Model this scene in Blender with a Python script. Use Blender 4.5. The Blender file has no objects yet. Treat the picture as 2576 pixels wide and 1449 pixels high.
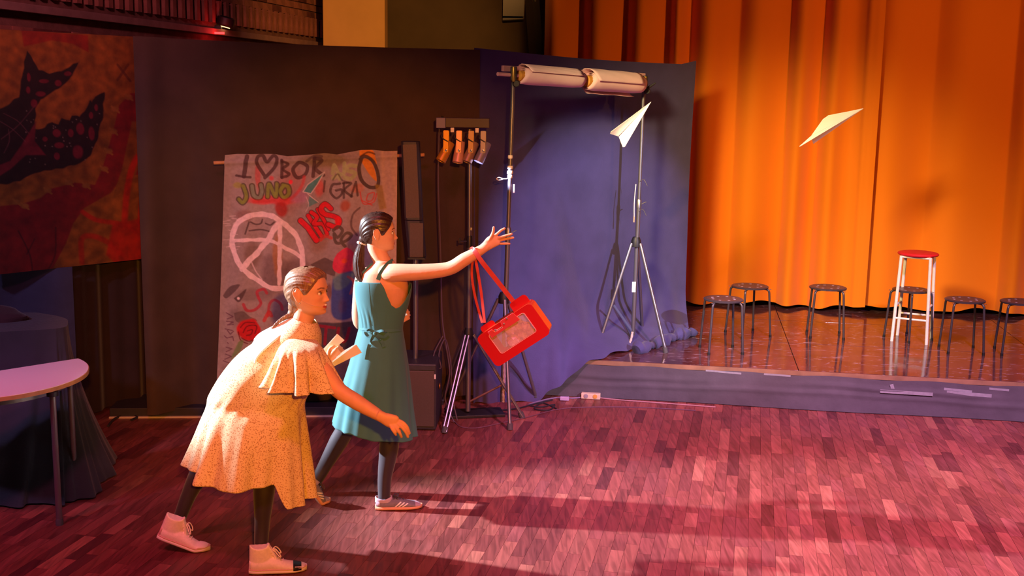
import bpy, bmesh, math, random
import numpy as np
from mathutils import Vector, Matrix

# ------------------------------------------------------------------ camera
S = bpy.context.scene
COL = S.collection
F_PX, CX, CY = 2830.0, 1288.0, 724.5
CAM_H, ROLL = 2.33, 0.016
PITCH = math.atan(484.5 / F_PX)
_up0 = Vector((0, math.sin(PITCH), math.cos(PITCH)))
_fw = Vector((0, math.cos(PITCH), -math.sin(PITCH)))
_rt = Vector((1, 0, 0)) * math.cos(ROLL) + _up0 * math.sin(ROLL)
_upv = Vector((-1, 0, 0)) * math.sin(ROLL) + _up0 * math.cos(ROLL)
CAM = Vector((0, 0, CAM_H))
cam_data = bpy.data.cameras.new('camera')
cam_data.sensor_width = 36
cam_data.lens = 36 * F_PX / 2576
cam_data.clip_start = 0.05
cam = bpy.data.objects.new('camera', cam_data)
COL.objects.link(cam)
M = Matrix((_rt, _upv, -_fw)).transposed().to_4x4()
M.translation = CAM
cam.matrix_world = M
S.camera = cam

# ------------------------------------------------------------------ world, exposure
S.view_settings.view_transform = 'Standard'
S.view_settings.look = 'None'
S.view_settings.gamma = 1
S.view_settings.exposure = 0.0
S.view_settings.use_curve_mapping = False
W = bpy.data.worlds.new('hall_dark')
S.world = W
W.use_nodes = True
W.node_tree.nodes['Background'].inputs[0].default_value = (0.30, 0.16, 0.30, 1)
W.node_tree.nodes['Background'].inputs[1].default_value = 0.035

# ------------------------------------------------------------------ stage lights (hung in the hall, out of frame) and added fill lamps
def spot(name, loc, aim, power, color, size, blend=0.3, radius=0.06):
    l = bpy.data.lights.new(name, 'SPOT')
    l.energy = power; l.color = color; l.spot_size = math.radians(size)
    l.spot_blend = blend; l.shadow_soft_size = radius
    o = bpy.data.objects.new(name, l)
    COL.objects.link(o)
    o.location = loc
    o.rotation_euler = (Vector(aim) - Vector(loc)).to_track_quat('-Z', 'Y').to_euler()
    return o

spot('spot_white_side', (-5.8, 6.7, 3.2), (-0.75, 5.9, 1.15), 7700, (0.78, 0.87, 1.0), 25.5, 0.45, 0.07)
spot('spot_amber_front', (0.6, -1.6, 3.1), (-0.85, 6.3, 1.12), 1900, (1.0, 0.31, 0.022), 25, 0.5, 0.06)
spot('spot_pink_wash', (2.4, 3.0, 6.4), (2.2, 6.5, 0.0), 5200, (1.0, 0.40, 0.68), 50, 1.0, 0.25)
spot('spot_red_wash', (-1.2, 2.2, 5.6), (-0.8, 6.2, 0.0), 480, (1.0, 0.16, 0.30), 72, 1.0, 0.25)
spot('fill_red_left', (-3.4, 2.8, 4.6), (-2.7, 5.3, 0.0), 420, (1.0, 0.12, 0.24), 40, 0.9, 0.2)  # added fill, reddens the left floor without lighting the people
spot('spot_blue_right', (4.2, 2.4, 3.4), (0.78, 9.1, 0.85), 2200, (0.78, 0.70, 1.0), 21, 0.6, 0.04)
spot('spot_violet_stage', (2.8, 3.2, 5.2), (3.4, 8.6, 0.3), 1500, (0.72, 0.56, 1.0), 34, 0.8, 0.1)
spot('spot_curtain_left', (-0.8, 4.2, 3.7), (2.85, 11.0, 0.55), 2500, (1.0, 0.74, 0.32), 34, 1.0, 0.28)
spot('spot_curtain_right', (5.6, 4.4, 4.6), (3.2, 10.8, 1.8), 850, (1.0, 0.36, 0.04), 60, 1.0, 0.12)
spot('spot_violet_left', (-4.6, 2.4, 4.4), (-2.6, 7.2, 0.9), 430, (0.62, 0.48, 1.0), 38, 0.9, 0.15)
spot('fill_amber_back', (0.6, 6.0, 4.8), (-1.6, 13.2, 3.0), 1300, (1.0, 0.42, 0.10), 30, 0.7, 0.15)  # added fill to brighten the pillar and back wall
spot('fill_magenta_wall', (-2.2, 4.4, 4.6), (-3.5, 8.8, 2.85), 480, (1.0, 0.27, 0.34), 46, 0.9, 0.2)  # added fill to lift the brick wall and mural

# ------------------------------------------------------------------ helpers
rnd = random.Random(7)
nprnd = np.random.default_rng(3)

def ray(x, y):
    return _fw + _rt * ((x - CX) / F_PX) + _upv * ((CY - y) / F_PX)
def onz(x, y, z=0.0):
    d = ray(x, y); return CAM + d * ((z - CAM_H) / d.z)
def ony(x, y, Y):
    d = ray(x, y); return CAM + d * (Y / d.y)
def proj(P):
    v = Vector(P) - CAM; w = v.dot(_fw)
    return (CX + F_PX * v.dot(_rt) / w, CY - F_PX * v.dot(_upv) / w)

def lin(h):
    h = h.lstrip('#')
    c = [int(h[i:i + 2], 16) / 255 for i in (0, 2, 4)]
    return tuple(x / 12.92 if x <= 0.04045 else ((x + 0.055) / 1.055) ** 2.4 for x in c)

def lerp(a, b, t): return a + (b - a) * t
def sstep(t):
    t = min(1, max(0, t)); return t * t * (3 - 2 * t)
def pw(t, table):
    """piecewise linear table [(t, v), ...]"""
    if t <= table[0][0]: return table[0][1]
    for (a, va), (b, vb) in zip(table, table[1:]):
        if t <= b:
            k = (t - a) / (b - a)
            if isinstance(va, (tuple, list)): return tuple(x + (y - x) * k for x, y in zip(va, vb))
            return va + (vb - va) * k
    return table[-1][1]
def spl(t, table):
    """smooth (Catmull-Rom, monotone enough) table"""
    n = len(table)
    if t <= table[0][0]: return table[0][1]
    if t >= table[-1][0]: return table[-1][1]
    for i in range(n - 1):
        a, b = table[i][0], table[i + 1][0]
        if t <= b:
            k = (t - a) / (b - a)
            p0 = np.array(table[max(i - 1, 0)][1], float); p1 = np.array(table[i][1], float)
            p2 = np.array(table[i + 1][1], float); p3 = np.array(table[min(i + 2, n - 1)][1], float)
            m1 = (p2 - p0) * 0.5; m2 = (p3 - p1) * 0.5
            k2, k3 = k * k, k * k * k
            r = (2 * k3 - 3 * k2 + 1) * p1 + (k3 - 2 * k2 + k) * m1 + (-2 * k3 + 3 * k2) * p2 + (k3 - k2) * m2
            return r
def crom(pts, n):
    """n points along a Catmull-Rom curve through pts"""
    P = [np.array(p, float) for p in pts]
    out = []
    m = len(P) - 1
    for j in range(n):
        t = j / (n - 1) * m
        i = min(int(t), m - 1); k = t - i
        p0 = P[max(i - 1, 0)]; p1 = P[i]; p2 = P[i + 1]; p3 = P[min(i + 2, m)]
        out.append(0.5 * ((2 * p1) + (-p0 + p2) * k + (2 * p0 - 5 * p1 + 4 * p2 - p3) * k * k + (-p0 + 3 * p1 - 3 * p2 + p3) * k ** 3))
    return out

class MB:
    def __init__(self): self.v = []; self.f = []
    def add(self, vs, fs):
        b = len(self.v); self.v += [tuple(map(float, p)) for p in vs]
        self.f += [tuple(i + b for i in f) for f in fs]
        return self
    def box(self, c, s, R=None, taper=1.0):
        hx, hy, hz = s[0] / 2, s[1] / 2, s[2] / 2
        vs = [Vector((x * hx * (taper if z > 0 else 1), y * hy * (taper if z > 0 else 1), z * hz)) for z in (-1, 1) for x, y in ((-1, -1), (1, -1), (1, 1), (-1, 1))]
        if R is not None: vs = [R @ p for p in vs]
        c = Vector(c)
        return self.add([p + c for p in vs], [(3, 2, 1, 0), (4, 5, 6, 7), (0, 1, 5, 4), (1, 2, 6, 5), (2, 3, 7, 6), (3, 0, 4, 7)])
    def tube(self, pts, r, n=12, cap=True, flat=None):
        pts = [Vector(p) for p in pts]; m = len(pts)
        rs = [r(i / (m - 1)) if callable(r) else (r[i] if isinstance(r, (list, tuple)) else r) for i in range(m)]
        T = []
        for i in range(m):
            t = pts[min(i + 1, m - 1)] - pts[max(i - 1, 0)]
            T.append(t.normalized() if t.length > 1e-9 else Vector((0, 0, 1)))
        a = Vector((0, 0, 1)) if abs(T[0].z) < 0.9 else Vector((1, 0, 0))
        u = (a - T[0] * a.dot(T[0])).normalized()
        vs = []
        for i in range(m):
            u = (u - T[i] * u.dot(T[i])).normalized(); w = T[i].cross(u)
            for k in range(n):
                an = 2 * math.pi * k / n
                vs.append(pts[i] + (u * math.cos(an) + w * math.sin(an) * (flat or 1)) * rs[i])
        fs = [(i * n + k, i * n + (k + 1) % n, (i + 1) * n + (k + 1) % n, (i + 1) * n + k) for i in range(m - 1) for k in range(n)]
        if cap: fs += [tuple(range(n - 1, -1, -1)), tuple((m - 1) * n + k for k in range(n))]
        return self.add(vs, fs)
    def loft(self, rings, cap=True, closed=True):
        n = len(rings[0]); m = len(rings)
        vs = [p for r in rings for p in r]
        kk = n if closed else n - 1
        fs = [(i * n + k, i * n + (k + 1) % n, (i + 1) * n + (k + 1) % n, (i + 1) * n + k) for i in range(m - 1) for k in range(kk)]
        if cap: fs += [tuple(range(n - 1, -1, -1)), tuple((m - 1) * n + k for k in range(n))]
        return self.add(vs, fs)
    def lathe(self, prof, c=(0, 0, 0), n=32, R=None):
        c = Vector(c); vs = []
        for (r, z) in prof:
            for k in range(n):
                an = 2 * math.pi * k / n
                p = Vector((r * math.cos(an), r * math.sin(an), z))
                vs.append((R @ p if R is not None else p) + c)
        m = len(prof)
        fs = [(i * n + k, i * n + (k + 1) % n, (i + 1) * n + (k + 1) % n, (i + 1) * n + k) for i in range(m - 1) for k in range(n)]
        if prof[0][0] > 1e-6: fs.append(tuple(range(n - 1, -1, -1)))
        if prof[-1][0] > 1e-6: fs.append(tuple((m - 1) * n + k for k in range(n)))
        return self.add(vs, fs)
    def prism(self, poly, o, ux, uy, un, th):
        o, ux, uy, un = map(Vector, (o, ux, uy, un)); n = len(poly)
        a = [o + ux * x + uy * y - un * th / 2 for x, y in poly]
        b = [p + un * th for p in a]
        return self.add(a + b, [tuple(range(n - 1, -1, -1)), tuple(range(n, 2 * n))] + [(k, (k + 1) % n, n + (k + 1) % n, n + k) for k in range(n)])
    def build(self, name, material, parent=None, smooth=True, bevel=0, sub=0, solid=0, angle=40):
        me = bpy.data.meshes.new(name)
        me.from_pydata(self.v, [], self.f)
        bm = bmesh.new(); bm.from_mesh(me); bmesh.ops.recalc_face_normals(bm, faces=bm.faces); bm.to_mesh(me); bm.free()
        me.materials.append(material)
        if smooth:
            me.polygons.foreach_set('use_smooth', [True] * len(me.polygons))
            me.set_sharp_from_angle(angle=math.radians(angle))
        o = link(name, me, parent)
        if solid:
            m = o.modifiers.new('solid', 'SOLIDIFY'); m.thickness = solid; m.offset = 0
        if bevel:
            m = o.modifiers.new('bevel', 'BEVEL'); m.width = bevel; m.segments = 2; m.limit_method = 'ANGLE'; m.angle_limit = math.radians(35)
        if sub:
            m = o.modifiers.new('sub', 'SUBSURF'); m.levels = sub; m.render_levels = sub
        return o

LOCAL = set()
def link(name, me, parent=None):
    o = bpy.data.objects.new(name, me); COL.objects.link(o)
    if parent is not None:
        o.parent = parent
        if parent.type == 'EMPTY' and parent not in LOCAL:
            o.matrix_parent_inverse = Matrix.Translation(-parent.location)
    return o
def tag(o, label=None, cat=None, group=None, kind=None):
    if label: o['label'] = label
    if cat: o['category'] = cat
    if group: o['group'] = group
    if kind: o['kind'] = kind
    return o
def thing(name, loc, label=None, cat=None, group=None, kind=None, local=False):
    o = bpy.data.objects.new(name, None); COL.objects.link(o)
    o.location = loc; o.empty_display_size = 0.1
    if local: LOCAL.add(o)
    return tag(o, label, cat, group, kind)
def copy_tree(o, parent=None):
    c = o.copy(); COL.objects.link(c)
    if parent is not None: c.parent = parent
    for ch in o.children: copy_tree(ch, c)
    return c

def grid_mesh(name, P, material, parent=None, colors=None, mask=None, close_u=False):
    """P: (rows, cols, 3) array; colors (rows, cols, 3) linear"""
    P = np.asarray(P, float); r, c = P.shape[:2]
    idx = np.arange(r * c).reshape(r, c)
    if close_u: idx = np.concatenate([idx, idx[:, :1]], 1)
    q = np.stack([idx[:-1, :-1], idx[:-1, 1:], idx[1:, 1:], idx[1:, :-1]], -1).reshape(-1, 4)
    if mask is not None: q = q[mask.reshape(-1)]
    me = bpy.data.meshes.new(name)
    me.vertices.add(r * c); me.vertices.foreach_set('co', P.reshape(-1))
    me.loops.add(q.size); me.loops.foreach_set('vertex_index', q.reshape(-1).astype(np.int32))
    me.polygons.add(len(q)); me.polygons.foreach_set('loop_start', np.arange(0, q.size, 4, dtype=np.int32))
    me.polygons.foreach_set('use_smooth', np.ones(len(q), bool))
    me.update(calc_edges=True)
    if colors is not None: paint(me, colors.reshape(-1, 3))
    me.materials.append(material)
    return link(name, me, parent)
def paint(me, cols, name='paint'):
    a = me.color_attributes.new(name, 'FLOAT_COLOR', 'POINT')
    a.data.foreach_set('color', np.concatenate([cols, np.ones((len(cols), 1))], 1).astype(np.float32).reshape(-1))

# ------------------------------------------------------------------ materials
def nodes(m):
    m.use_nodes = True
    nt = m.node_tree
    return nt, nt.nodes['Principled BSDF'], nt.nodes.new, nt.links.new
def mat(name, color, rough=0.6, metal=0.0, var=0.0, vscale=8.0, bump=0.0, bscale=60.0, sheen=0.0, spec=0.5, emit=None, estr=0, stretch=None, dark=None, coat=0.0):
    m = bpy.data.materials.new(name)
    nt, b, N, L = nodes(m)
    if isinstance(color, str): color = lin(color)
    b.inputs['Base Color'].default_value = (*color, 1)
    b.inputs['Roughness'].default_value = rough
    b.inputs['Metallic'].default_value = metal
    b.inputs['Specular IOR Level'].default_value = spec
    if coat: b.inputs['Coat Weight'].default_value = coat
    if sheen:
        b.inputs['Sheen Weight'].default_value = sheen
    if emit:
        b.inputs['Emission Color'].default_value = (*emit, 1); b.inputs['Emission Strength'].default_value = estr
    tc = N('ShaderNodeTexCoord')
    mp = N('ShaderNodeMapping'); L(tc.outputs['Object'], mp.inputs['Vector'])
    if stretch: mp.inputs['Scale'].default_value = stretch
    if var:
        nz = N('ShaderNodeTexNoise'); nz.inputs['Scale'].default_value = vscale; nz.inputs['Detail'].default_value = 5
        L(mp.outputs[0], nz.inputs['Vector'])
        mx = N('ShaderNodeMix'); mx.data_type = 'RGBA'
        d = dark if dark else tuple(c * (1 - var) for c in color)
        mx.inputs[6].default_value = (*d, 1); mx.inputs[7].default_value = (*[min(1, c * (1 + var * 0.6)) for c in color], 1)
        rp = N('ShaderNodeMapRange'); rp.inputs[1].default_value = 0.3; rp.inputs[2].default_value = 0.7
        L(nz.outputs['Fac'], rp.inputs[0]); L(rp.outputs[0], mx.inputs[0]); L(mx.outputs[2], b.inputs['Base Color'])
    if bump:
        nb = N('ShaderNodeTexNoise'); nb.inputs['Scale'].default_value = bscale; nb.inputs['Detail'].default_value = 4
        L(mp.outputs[0], nb.inputs['Vector'])
        bp = N('ShaderNodeBump'); bp.inputs['Strength'].default_value = bump; bp.inputs['Distance'].default_value = 0.01
        L(nb.outputs['Fac'], bp.inputs['Height']); L(bp.outputs[0], b.inputs['Normal'])
    return m
def paint_mat(name, rough=0.8, bump=0.15, bscale=120, sss=0.0, var=0.15, vscale=30, spec=0.4):
    """colour comes from the hand-laid 'paint' attribute, times a fine noise"""
    m = bpy.data.materials.new(name)
    nt, b, N, L = nodes(m)
    at = N('ShaderNodeAttribute'); at.attribute_name = 'paint'
    nz = N('ShaderNodeTexNoise'); nz.inputs['Scale'].default_value = vscale; nz.inputs['Detail'].default_value = 6
    tc = N('ShaderNodeTexCoord'); L(tc.outputs['Object'], nz.inputs['Vector'])
    mr = N('ShaderNodeMapRange'); mr.inputs[1].default_value = 0.3; mr.inputs[2].default_value = 0.7; mr.inputs[3].default_value = 1 - var; mr.inputs[4].default_value = 1 + var
    L(nz.outputs['Fac'], mr.inputs[0])
    mx = N('ShaderNodeMix'); mx.data_type = 'RGBA'; mx.blend_type = 'MULTIPLY'; mx.inputs[0].default_value = 1
    L(at.outputs['Color'], mx.inputs[6]); L(mr.outputs[0], mx.inputs[7]); L(mx.outputs[2], b.inputs['Base Color'])
    b.inputs['Roughness'].default_value = rough; b.inputs['Specular IOR Level'].default_value = spec
    if sss:
        b.inputs['Subsurface Weight'].default_value = sss; b.inputs['Subsurface Radius'].default_value = (0.012, 0.005, 0.003)
    if bump:
        nb = N('ShaderNodeTexNoise'); nb.inputs['Scale'].default_value = bscale; L(tc.outputs['Object'], nb.inputs['Vector'])
        bp = N('ShaderNodeBump'); bp.inputs['Strength'].default_value = bump; bp.inputs['Distance'].default_value = 0.004
        L(nb.outputs['Fac'], bp.inputs['Height']); L(bp.outputs[0], b.inputs['Normal'])
    return m

# room axes: u runs along the stage front, v from the camera towards the stage
RA = math.radians(12.0)
RU = Vector((math.cos(RA), -math.sin(RA), 0)); RV = Vector((math.sin(RA), math.cos(RA), 0))
def room(u, v, z=0.0): return RU * u + RV * v + Vector((0, 0, z))
def to_room(P): return (P.x * RU.x + P.y * RU.y, P.x * RV.x + P.y * RV.y)
ROOM_R = Matrix.Rotation(-RA, 3, 'Z')
STAGE_Z = 0.293

M_metal = mat('grey_metal', '#8b8890', 0.35, 0.8)
M_dmetal = mat('dark_metal', '#3a383e', 0.4, 0.6)
M_black = mat('black_plastic', '#1d1b1f', 0.5, 0, 0.2, 20)
M_rubber = mat('rubber', '#4a484c', 0.8)
M_white = mat('white_paint', '#ece8e4', 0.45, 0, 0.06, 30)
M_bolt = mat('steel_bolt', '#c8c8cc', 0.25, 0.9)
M_tape = mat('grey_tape', '#8a8890', 0.5, 0, 0.15, 40)
M_wood = mat('pale_wood', '#c8935c', 0.55, 0, 0.25, 30, stretch=(1, 1, 8))
M_cord = mat('black_cable', '#2a282c', 0.55)
M_paper = mat('white_paper', '#f3f0ea', 0.75, 0, 0.04, 12)
# ================================================================== the setting
# ---- parquet floor
def floor_mat():
    m = bpy.data.materials.new('parquet')
    nt, b, N, L = nodes(m)
    at = N('ShaderNodeAttribute'); at.attribute_name = 'paint'
    ge = N('ShaderNodeNewGeometry')
    sh = N('ShaderNodeVectorMath'); sh.operation = 'MULTIPLY_ADD'; sh.inputs[1].default_value = (9, 13, 5)
    L(at.outputs['Color'], sh.inputs[0]); L(ge.outputs['Position'], sh.inputs[2])
    mp = N('ShaderNodeMapping'); mp.inputs['Rotation'].default_value = (0, 0, RA); mp.inputs['Scale'].default_value = (24, 2.2, 1)
    L(sh.outputs[0], mp.inputs['Vector'])
    nz = N('ShaderNodeTexNoise'); nz.inputs['Scale'].default_value = 1.6; nz.inputs['Detail'].default_value = 7; nz.inputs['Distortion'].default_value = 1.2
    L(mp.outputs[0], nz.inputs['Vector'])
    mr = N('ShaderNodeMapRange'); mr.inputs[1].default_value = 0.25; mr.inputs[2].default_value = 0.75; mr.inputs[3].default_value = 0.52; mr.inputs[4].default_value = 1.42
    L(nz.outputs['Fac'], mr.inputs[0])
    mx = N('ShaderNodeMix'); mx.data_type = 'RGBA'; mx.blend_type = 'MULTIPLY'; mx.inputs[0].default_value = 1
    L(at.outputs['Color'], mx.inputs[6]); L(mr.outputs[0], mx.inputs[7]); L(mx.outputs[2], b.inputs['Base Color'])
    rr = N('ShaderNodeMapRange'); rr.inputs[3].default_value = 0.34; rr.inputs[4].default_value = 0.52
    L(nz.outputs['Fac'], rr.inputs[0]); L(rr.outputs[0], b.inputs['Roughness'])
    b.inputs['Specular IOR Level'].default_value = 0.45
    return m
M_floor = floor_mat()
M_sub = mat('floor_joint', '#1c0d0a', 0.9)
fl = tag(MB().box((0, 6, -0.06), (24, 20, 0.1)).build('floor', M_sub, smooth=False), 'dark red wooden parquet floor of the hall', None, None, 'structure')
planks = []
PW, GAP = 0.07, 0.0007
base_tones = [lin(c) for c in ('#743a37', '#7d403b', '#82443d', '#683230', '#884a42', '#763c39', '#5a2a2c', '#94574b', '#7a403e')]
for i in range(-78, 92):
    u0 = i * PW; v = 2.0 + rnd.random() * 0.3
    while v < 9.6:
        ln = rnd.choice((0.22, 0.28, 0.34, 0.34, 0.42, 0.5))
        planks.append((u0, v, ln, rnd.choices(base_tones, (6, 6, 6, 4, 4, 6, 1.6, 1.3, 5))[0], rnd.uniform(0.85, 1.15), rnd.random() * 0.0004))
        v += ln
def plank_geo(p):
    u0, v, ln, c, k, dz = p
    z = 0.0 + dz
    a = [room(u0 + GAP, v + GAP, z), room(u0 + PW - GAP, v + GAP, z), room(u0 + PW - GAP, v + ln - GAP, z), room(u0 + GAP, v + ln - GAP, z)]
    vs = a + [q - Vector((0, 0, 0.01)) for q in a]
    fs = [(0, 1, 2, 3), (0, 4, 5, 1), (1, 5, 6, 2), (2, 6, 7, 3), (3, 7, 4, 0)]
    return vs, fs, tuple(x * k for x in c)
scored = []
for k, p in enumerate(planks):
    c = room(p[0] + PW / 2, p[1] + p[2] / 2)
    ok = False
    if c.y > 2.5:
        x, y = proj(c); ok = -20 < x < 2600 and 900 < y < 1480
    area = p[2] / max(c.y, 1) ** 3 if ok else 0
    if ok and (y > 1440): area *= 0.3
    scored.append((area, k))
top = set(k for a, k in sorted(scored, reverse=True)[:300] if a > 0)
rest = MB(); rest_c = []
for k, p in enumerate(planks):
    vs, fs, c = plank_geo(p)
    if k in top:
        me = bpy.data.meshes.new('plank'); me.from_pydata([tuple(q) for q in vs], [], fs)
        paint(me, np.array([c] * 8)); me.materials.append(M_floor)
        link('plank', me, fl)
    else:
        rest.add(vs, fs); rest_c += [c] * 8
me = bpy.data.meshes.new('planks'); me.from_pydata(rest.v, [], rest.f); paint(me, np.array(rest_c)); me.materials.append(M_floor)
tag(link('planks', me, fl), kind='stuff')

# ---- stage platform
st_a = onz(1490, 905, STAGE_Z); st_b = onz(2576, 962, STAGE_Z)
st_d = (st_b - st_a).normalized(); st_n = Vector((-st_d.y, st_d.x, 0))
st_o = st_a - st_d * 0.42
def stg(a, b, z=0.0): return st_o + st_d * a + st_n * b + Vector((0, 0, z))     # a along the front edge, b back, z above the deck
stage = thing('stage_platform', (st_o.x, st_o.y, 0), 'low stage with glossy dark brown deck and black cloth skirt', None, None, 'structure')
def deck_mat():
    m = bpy.data.materials.new('stage_deck')
    nt, b, N, L = nodes(m)
    tc = N('ShaderNodeTexCoord')
    nz = N('ShaderNodeTexNoise'); nz.inputs['Scale'].default_value = 5; nz.inputs['Detail'].default_value = 6; L(tc.outputs['Object'], nz.inputs['Vector'])
    cr = N('ShaderNodeValToRGB'); cr.color_ramp.elements[0].color = (*lin('#44282a'), 1); cr.color_ramp.elements[1].color = (*lin('#5c3a3e'), 1)
    cr.color_ramp.elements[0].position = 0.3; cr.color_ramp.elements[1].position = 0.7
    L(nz.outputs['Fac'], cr.inputs[0])
    # scuffs and old tape marks: short pale streaks
    mp = N('ShaderNodeMapping'); mp.inputs['Rotation'].default_value = (0, 0, 0.35); mp.inputs['Scale'].default_value = (2.2, 9, 1); L(tc.outputs['Object'], mp.inputs['Vector'])
    n2 = N('ShaderNodeTexNoise'); n2.inputs['Scale'].default_value = 2.4; n2.inputs['Detail'].default_value = 3; n2.inputs['Distortion'].default_value = 2.0; L(mp.outputs[0], n2.inputs['Vector'])
    r2 = N('ShaderNodeMapRange'); r2.inputs[1].default_value = 0.60; r2.inputs[2].default_value = 0.70; r2.inputs[4].default_value = 0.75; L(n2.outputs['Fac'], r2.inputs[0])
    mx = N('ShaderNodeMix'); mx.data_type = 'RGBA'; mx.inputs[7].default_value = (*lin('#a89aa8'), 1)
    L(r2.outputs[0], mx.inputs[0]); L(cr.outputs[0], mx.inputs[6]); L(mx.outputs[2], b.inputs['Base Color'])
    rr = N('ShaderNodeMapRange'); rr.inputs[3].default_value = 0.05; rr.inputs[4].default_value = 0.15; L(nz.outputs['Fac'], rr.inputs[0]); L(rr.outputs[0], b.inputs['Roughness'])
    b.inputs['Specular IOR Level'].default_value = 0.6
    n3 = N('ShaderNodeTexNoise'); n3.inputs['Scale'].default_value = 14; L(tc.outputs['Object'], n3.inputs['Vector'])
    bp = N('ShaderNodeBump'); bp.inputs['Strength'].default_value = 0.02; bp.inputs['Distance'].default_value = 0.02; L(n3.outputs['Fac'], bp.inputs['Height']); L(bp.outputs[0], b.inputs['Normal'])
    return m
M_deck = deck_mat()
M_skirt = mat('skirt_cloth', '#4a434c', 0.85, 0, 0.2, 6, bump=0.3, bscale=25, sheen=0.2)
R_st = Matrix((st_d, st_n, Vector((0, 0, 1)))).transposed()
MB().box(stg(3.6, 2.2, -0.17), (7.0, 4.2, 0.24), R_st).build('platform_frame', M_black, stage, smooth=False)
for i in range(4):
    for j in range(4):
        MB().box(stg(1.0 + i * 2.0, 0.5 + j * 1.0, -0.02), (1.996, 0.996, 0.04), R_st).build('deck_panel', M_deck, stage, smooth=False, bevel=0.003)
MB().box(stg(4.0, -0.008, -0.018), (8.0, 0.014, 0.034), R_st).build('edge_trim', mat('edge_wood', '#8c6a50', 0.5, 0, 0.3, 8), stage, smooth=False)
# skirt: cloth stapled under the edge
na, nz_ = 260, 18
P = np.zeros((nz_, na, 3))
for i in range(nz_):
    t = i / (nz_ - 1)
    for j in range(na):
        a = j / (na - 1) * 8.0
        sag = 0.012 * math.sin(a * 3.1 + 1.0) * t + 0.016 * math.exp(-((t - 0.30 - 0.05 * math.sin(a * 2.3)) / 0.07) ** 2) * (0.5 + 0.5 * math.sin(a * 2.9)) + 0.010 * math.exp(-((t - 0.55 - 0.06 * math.sin(a * 1.7 + 1)) / 0.06) ** 2)
        q = stg(a, -0.022 - 0.03 * t - sag, -0.03 + (-(STAGE_Z - 0.035)) * t + 0.006 * math.sin(a * 9) * (1 - t))
        P[i, j] = q
grid_mesh('skirt', P, M_skirt, stage)
def tape(a0, z0, a1, z1, w):
    d = (stg(a1, 0, z1) - stg(a0, 0, z0)); L_ = d.length; d.normalize(); up = d.cross(st_n).normalized()
    def face(a, z):
        t = min(1, max(0, (-z - 0.03) / 0.258))
        sag = 0.012 * math.sin(a * 3.1 + 1.0) * t + 0.016 * math.exp(-((t - 0.30 - 0.05 * math.sin(a * 2.3)) / 0.07) ** 2) * (0.5 + 0.5 * math.sin(a * 2.9)) + 0.010 * math.exp(-((t - 0.55 - 0.06 * math.sin(a * 1.7 + 1)) / 0.06) ** 2)
        return -0.022 - 0.03 * t - sag - 0.0015
    c = (stg(a0, face(a0, z0), z0) + stg(a1, face(a1, z1), z1)) / 2
    MB().box(c, (L_, 0.002, w), Matrix((d, -st_n, up)).transposed()).build('tape_strip', M_tape, stage, smooth=False)
for a0, z0, a1, z1, w in ((2.28, -0.115, 2.66, -0.118, 0.026), (2.36, -0.06, 2.39, -0.15, 0.026), (2.76, -0.10, 3.08, -0.108, 0.026), (2.74, -0.075, 2.94, -0.085, 0.018), (3.06, -0.055, 3.2, -0.06, 0.016), (0.98, -0.032, 1.25, -0.042, 0.014), (1.42, -0.036, 1.62, -0.04, 0.014)):
    tape(a0 + 0.32, z0, a1 + 0.32, z1, w)

# ---- brick wall on the left, running back towards the stage
wl0 = ony(360, 200, 9.8); wl_u, wl_v = to_room(wl0)
def wz(z): return CAM_H + (z - CAM_H) * 1.065
M_brick = mat('brick_face', '#8a5548', 0.9, 0, 0.35, 6, bump=0.5, bscale=40)
M_brickd = mat('brick_dark', '#5a2c28', 0.9, 0, 0.35, 9, bump=0.5, bscale=40)
M_mortar = mat('mortar', '#6f4a42', 0.95, 0, 0.3, 12, bump=0.4, bscale=60)
wall = tag(MB().box(room(wl_u - 0.17, 10.6, 2.0), (0.3, 8.4, 4.0), ROOM_R).build('wall_left', M_mortar, smooth=False), 'brick side wall with a course of upright bricks', None, None, 'structure')
brick_mesh = {}
def brick(u, v, z, su, sv, sz, m, name='brick'):
    key = (round(su, 3), round(sv, 3), round(sz, 3), m.name)
    if key not in brick_mesh:
        b = MB().box((0, 0, 0), (su, sv, sz)); me = bpy.data.meshes.new('brick'); me.from_pydata(b.v, [], b.f); me.materials.append(m); brick_mesh[key] = me
    o = bpy.data.objects.new(name, brick_mesh[key]); COL.objects.link(o)
    o.parent = wall; o.location = room(u, v, z); o.rotation_euler = (0, 0, -RA + rnd.uniform(-0.01, 0.01))
wf = wl_u - 0.02                       # wall face
sold = 0
v = 6.6
while v < 14.4:                       # course of upright bricks, every other one set back, recess shade put into its darker colour
    brick(wf + (0.012 if sold % 2 else -0.022) + rnd.uniform(-0.004, 0.004), v, wz(3.035), 0.05, 0.062, 0.21, M_brick if sold % 2 else M_brickd)
    v += 0.074; sold += 1
for row in range(4):                  # stretcher courses above and below
    z = 2.79 + (row if row == 0 else row + 4) * 0.075
    v = 6.6 + (0.12 if row % 2 else 0)
    if row == 0: z = 2.70
    while v < 14.3:
        brick(wf + rnd.uniform(-0.003, 0.003), v, wz(z), 0.03, 0.225, 0.066, rnd.choice((M_brick, M_brick, M_brickd)))
        v += 0.24
tag(MB().box(room(wf + 0.03, 10.3, wz(2.855)), (0.07, 7.6, 0.058), ROOM_R).build('trim_1', mat('ledge_paint', '#8a6a66', 0.7, 0, 0.2, 10), smooth=False, bevel=0.004), 'pale ledge running along the brick wall', None, None, 'structure')

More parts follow.
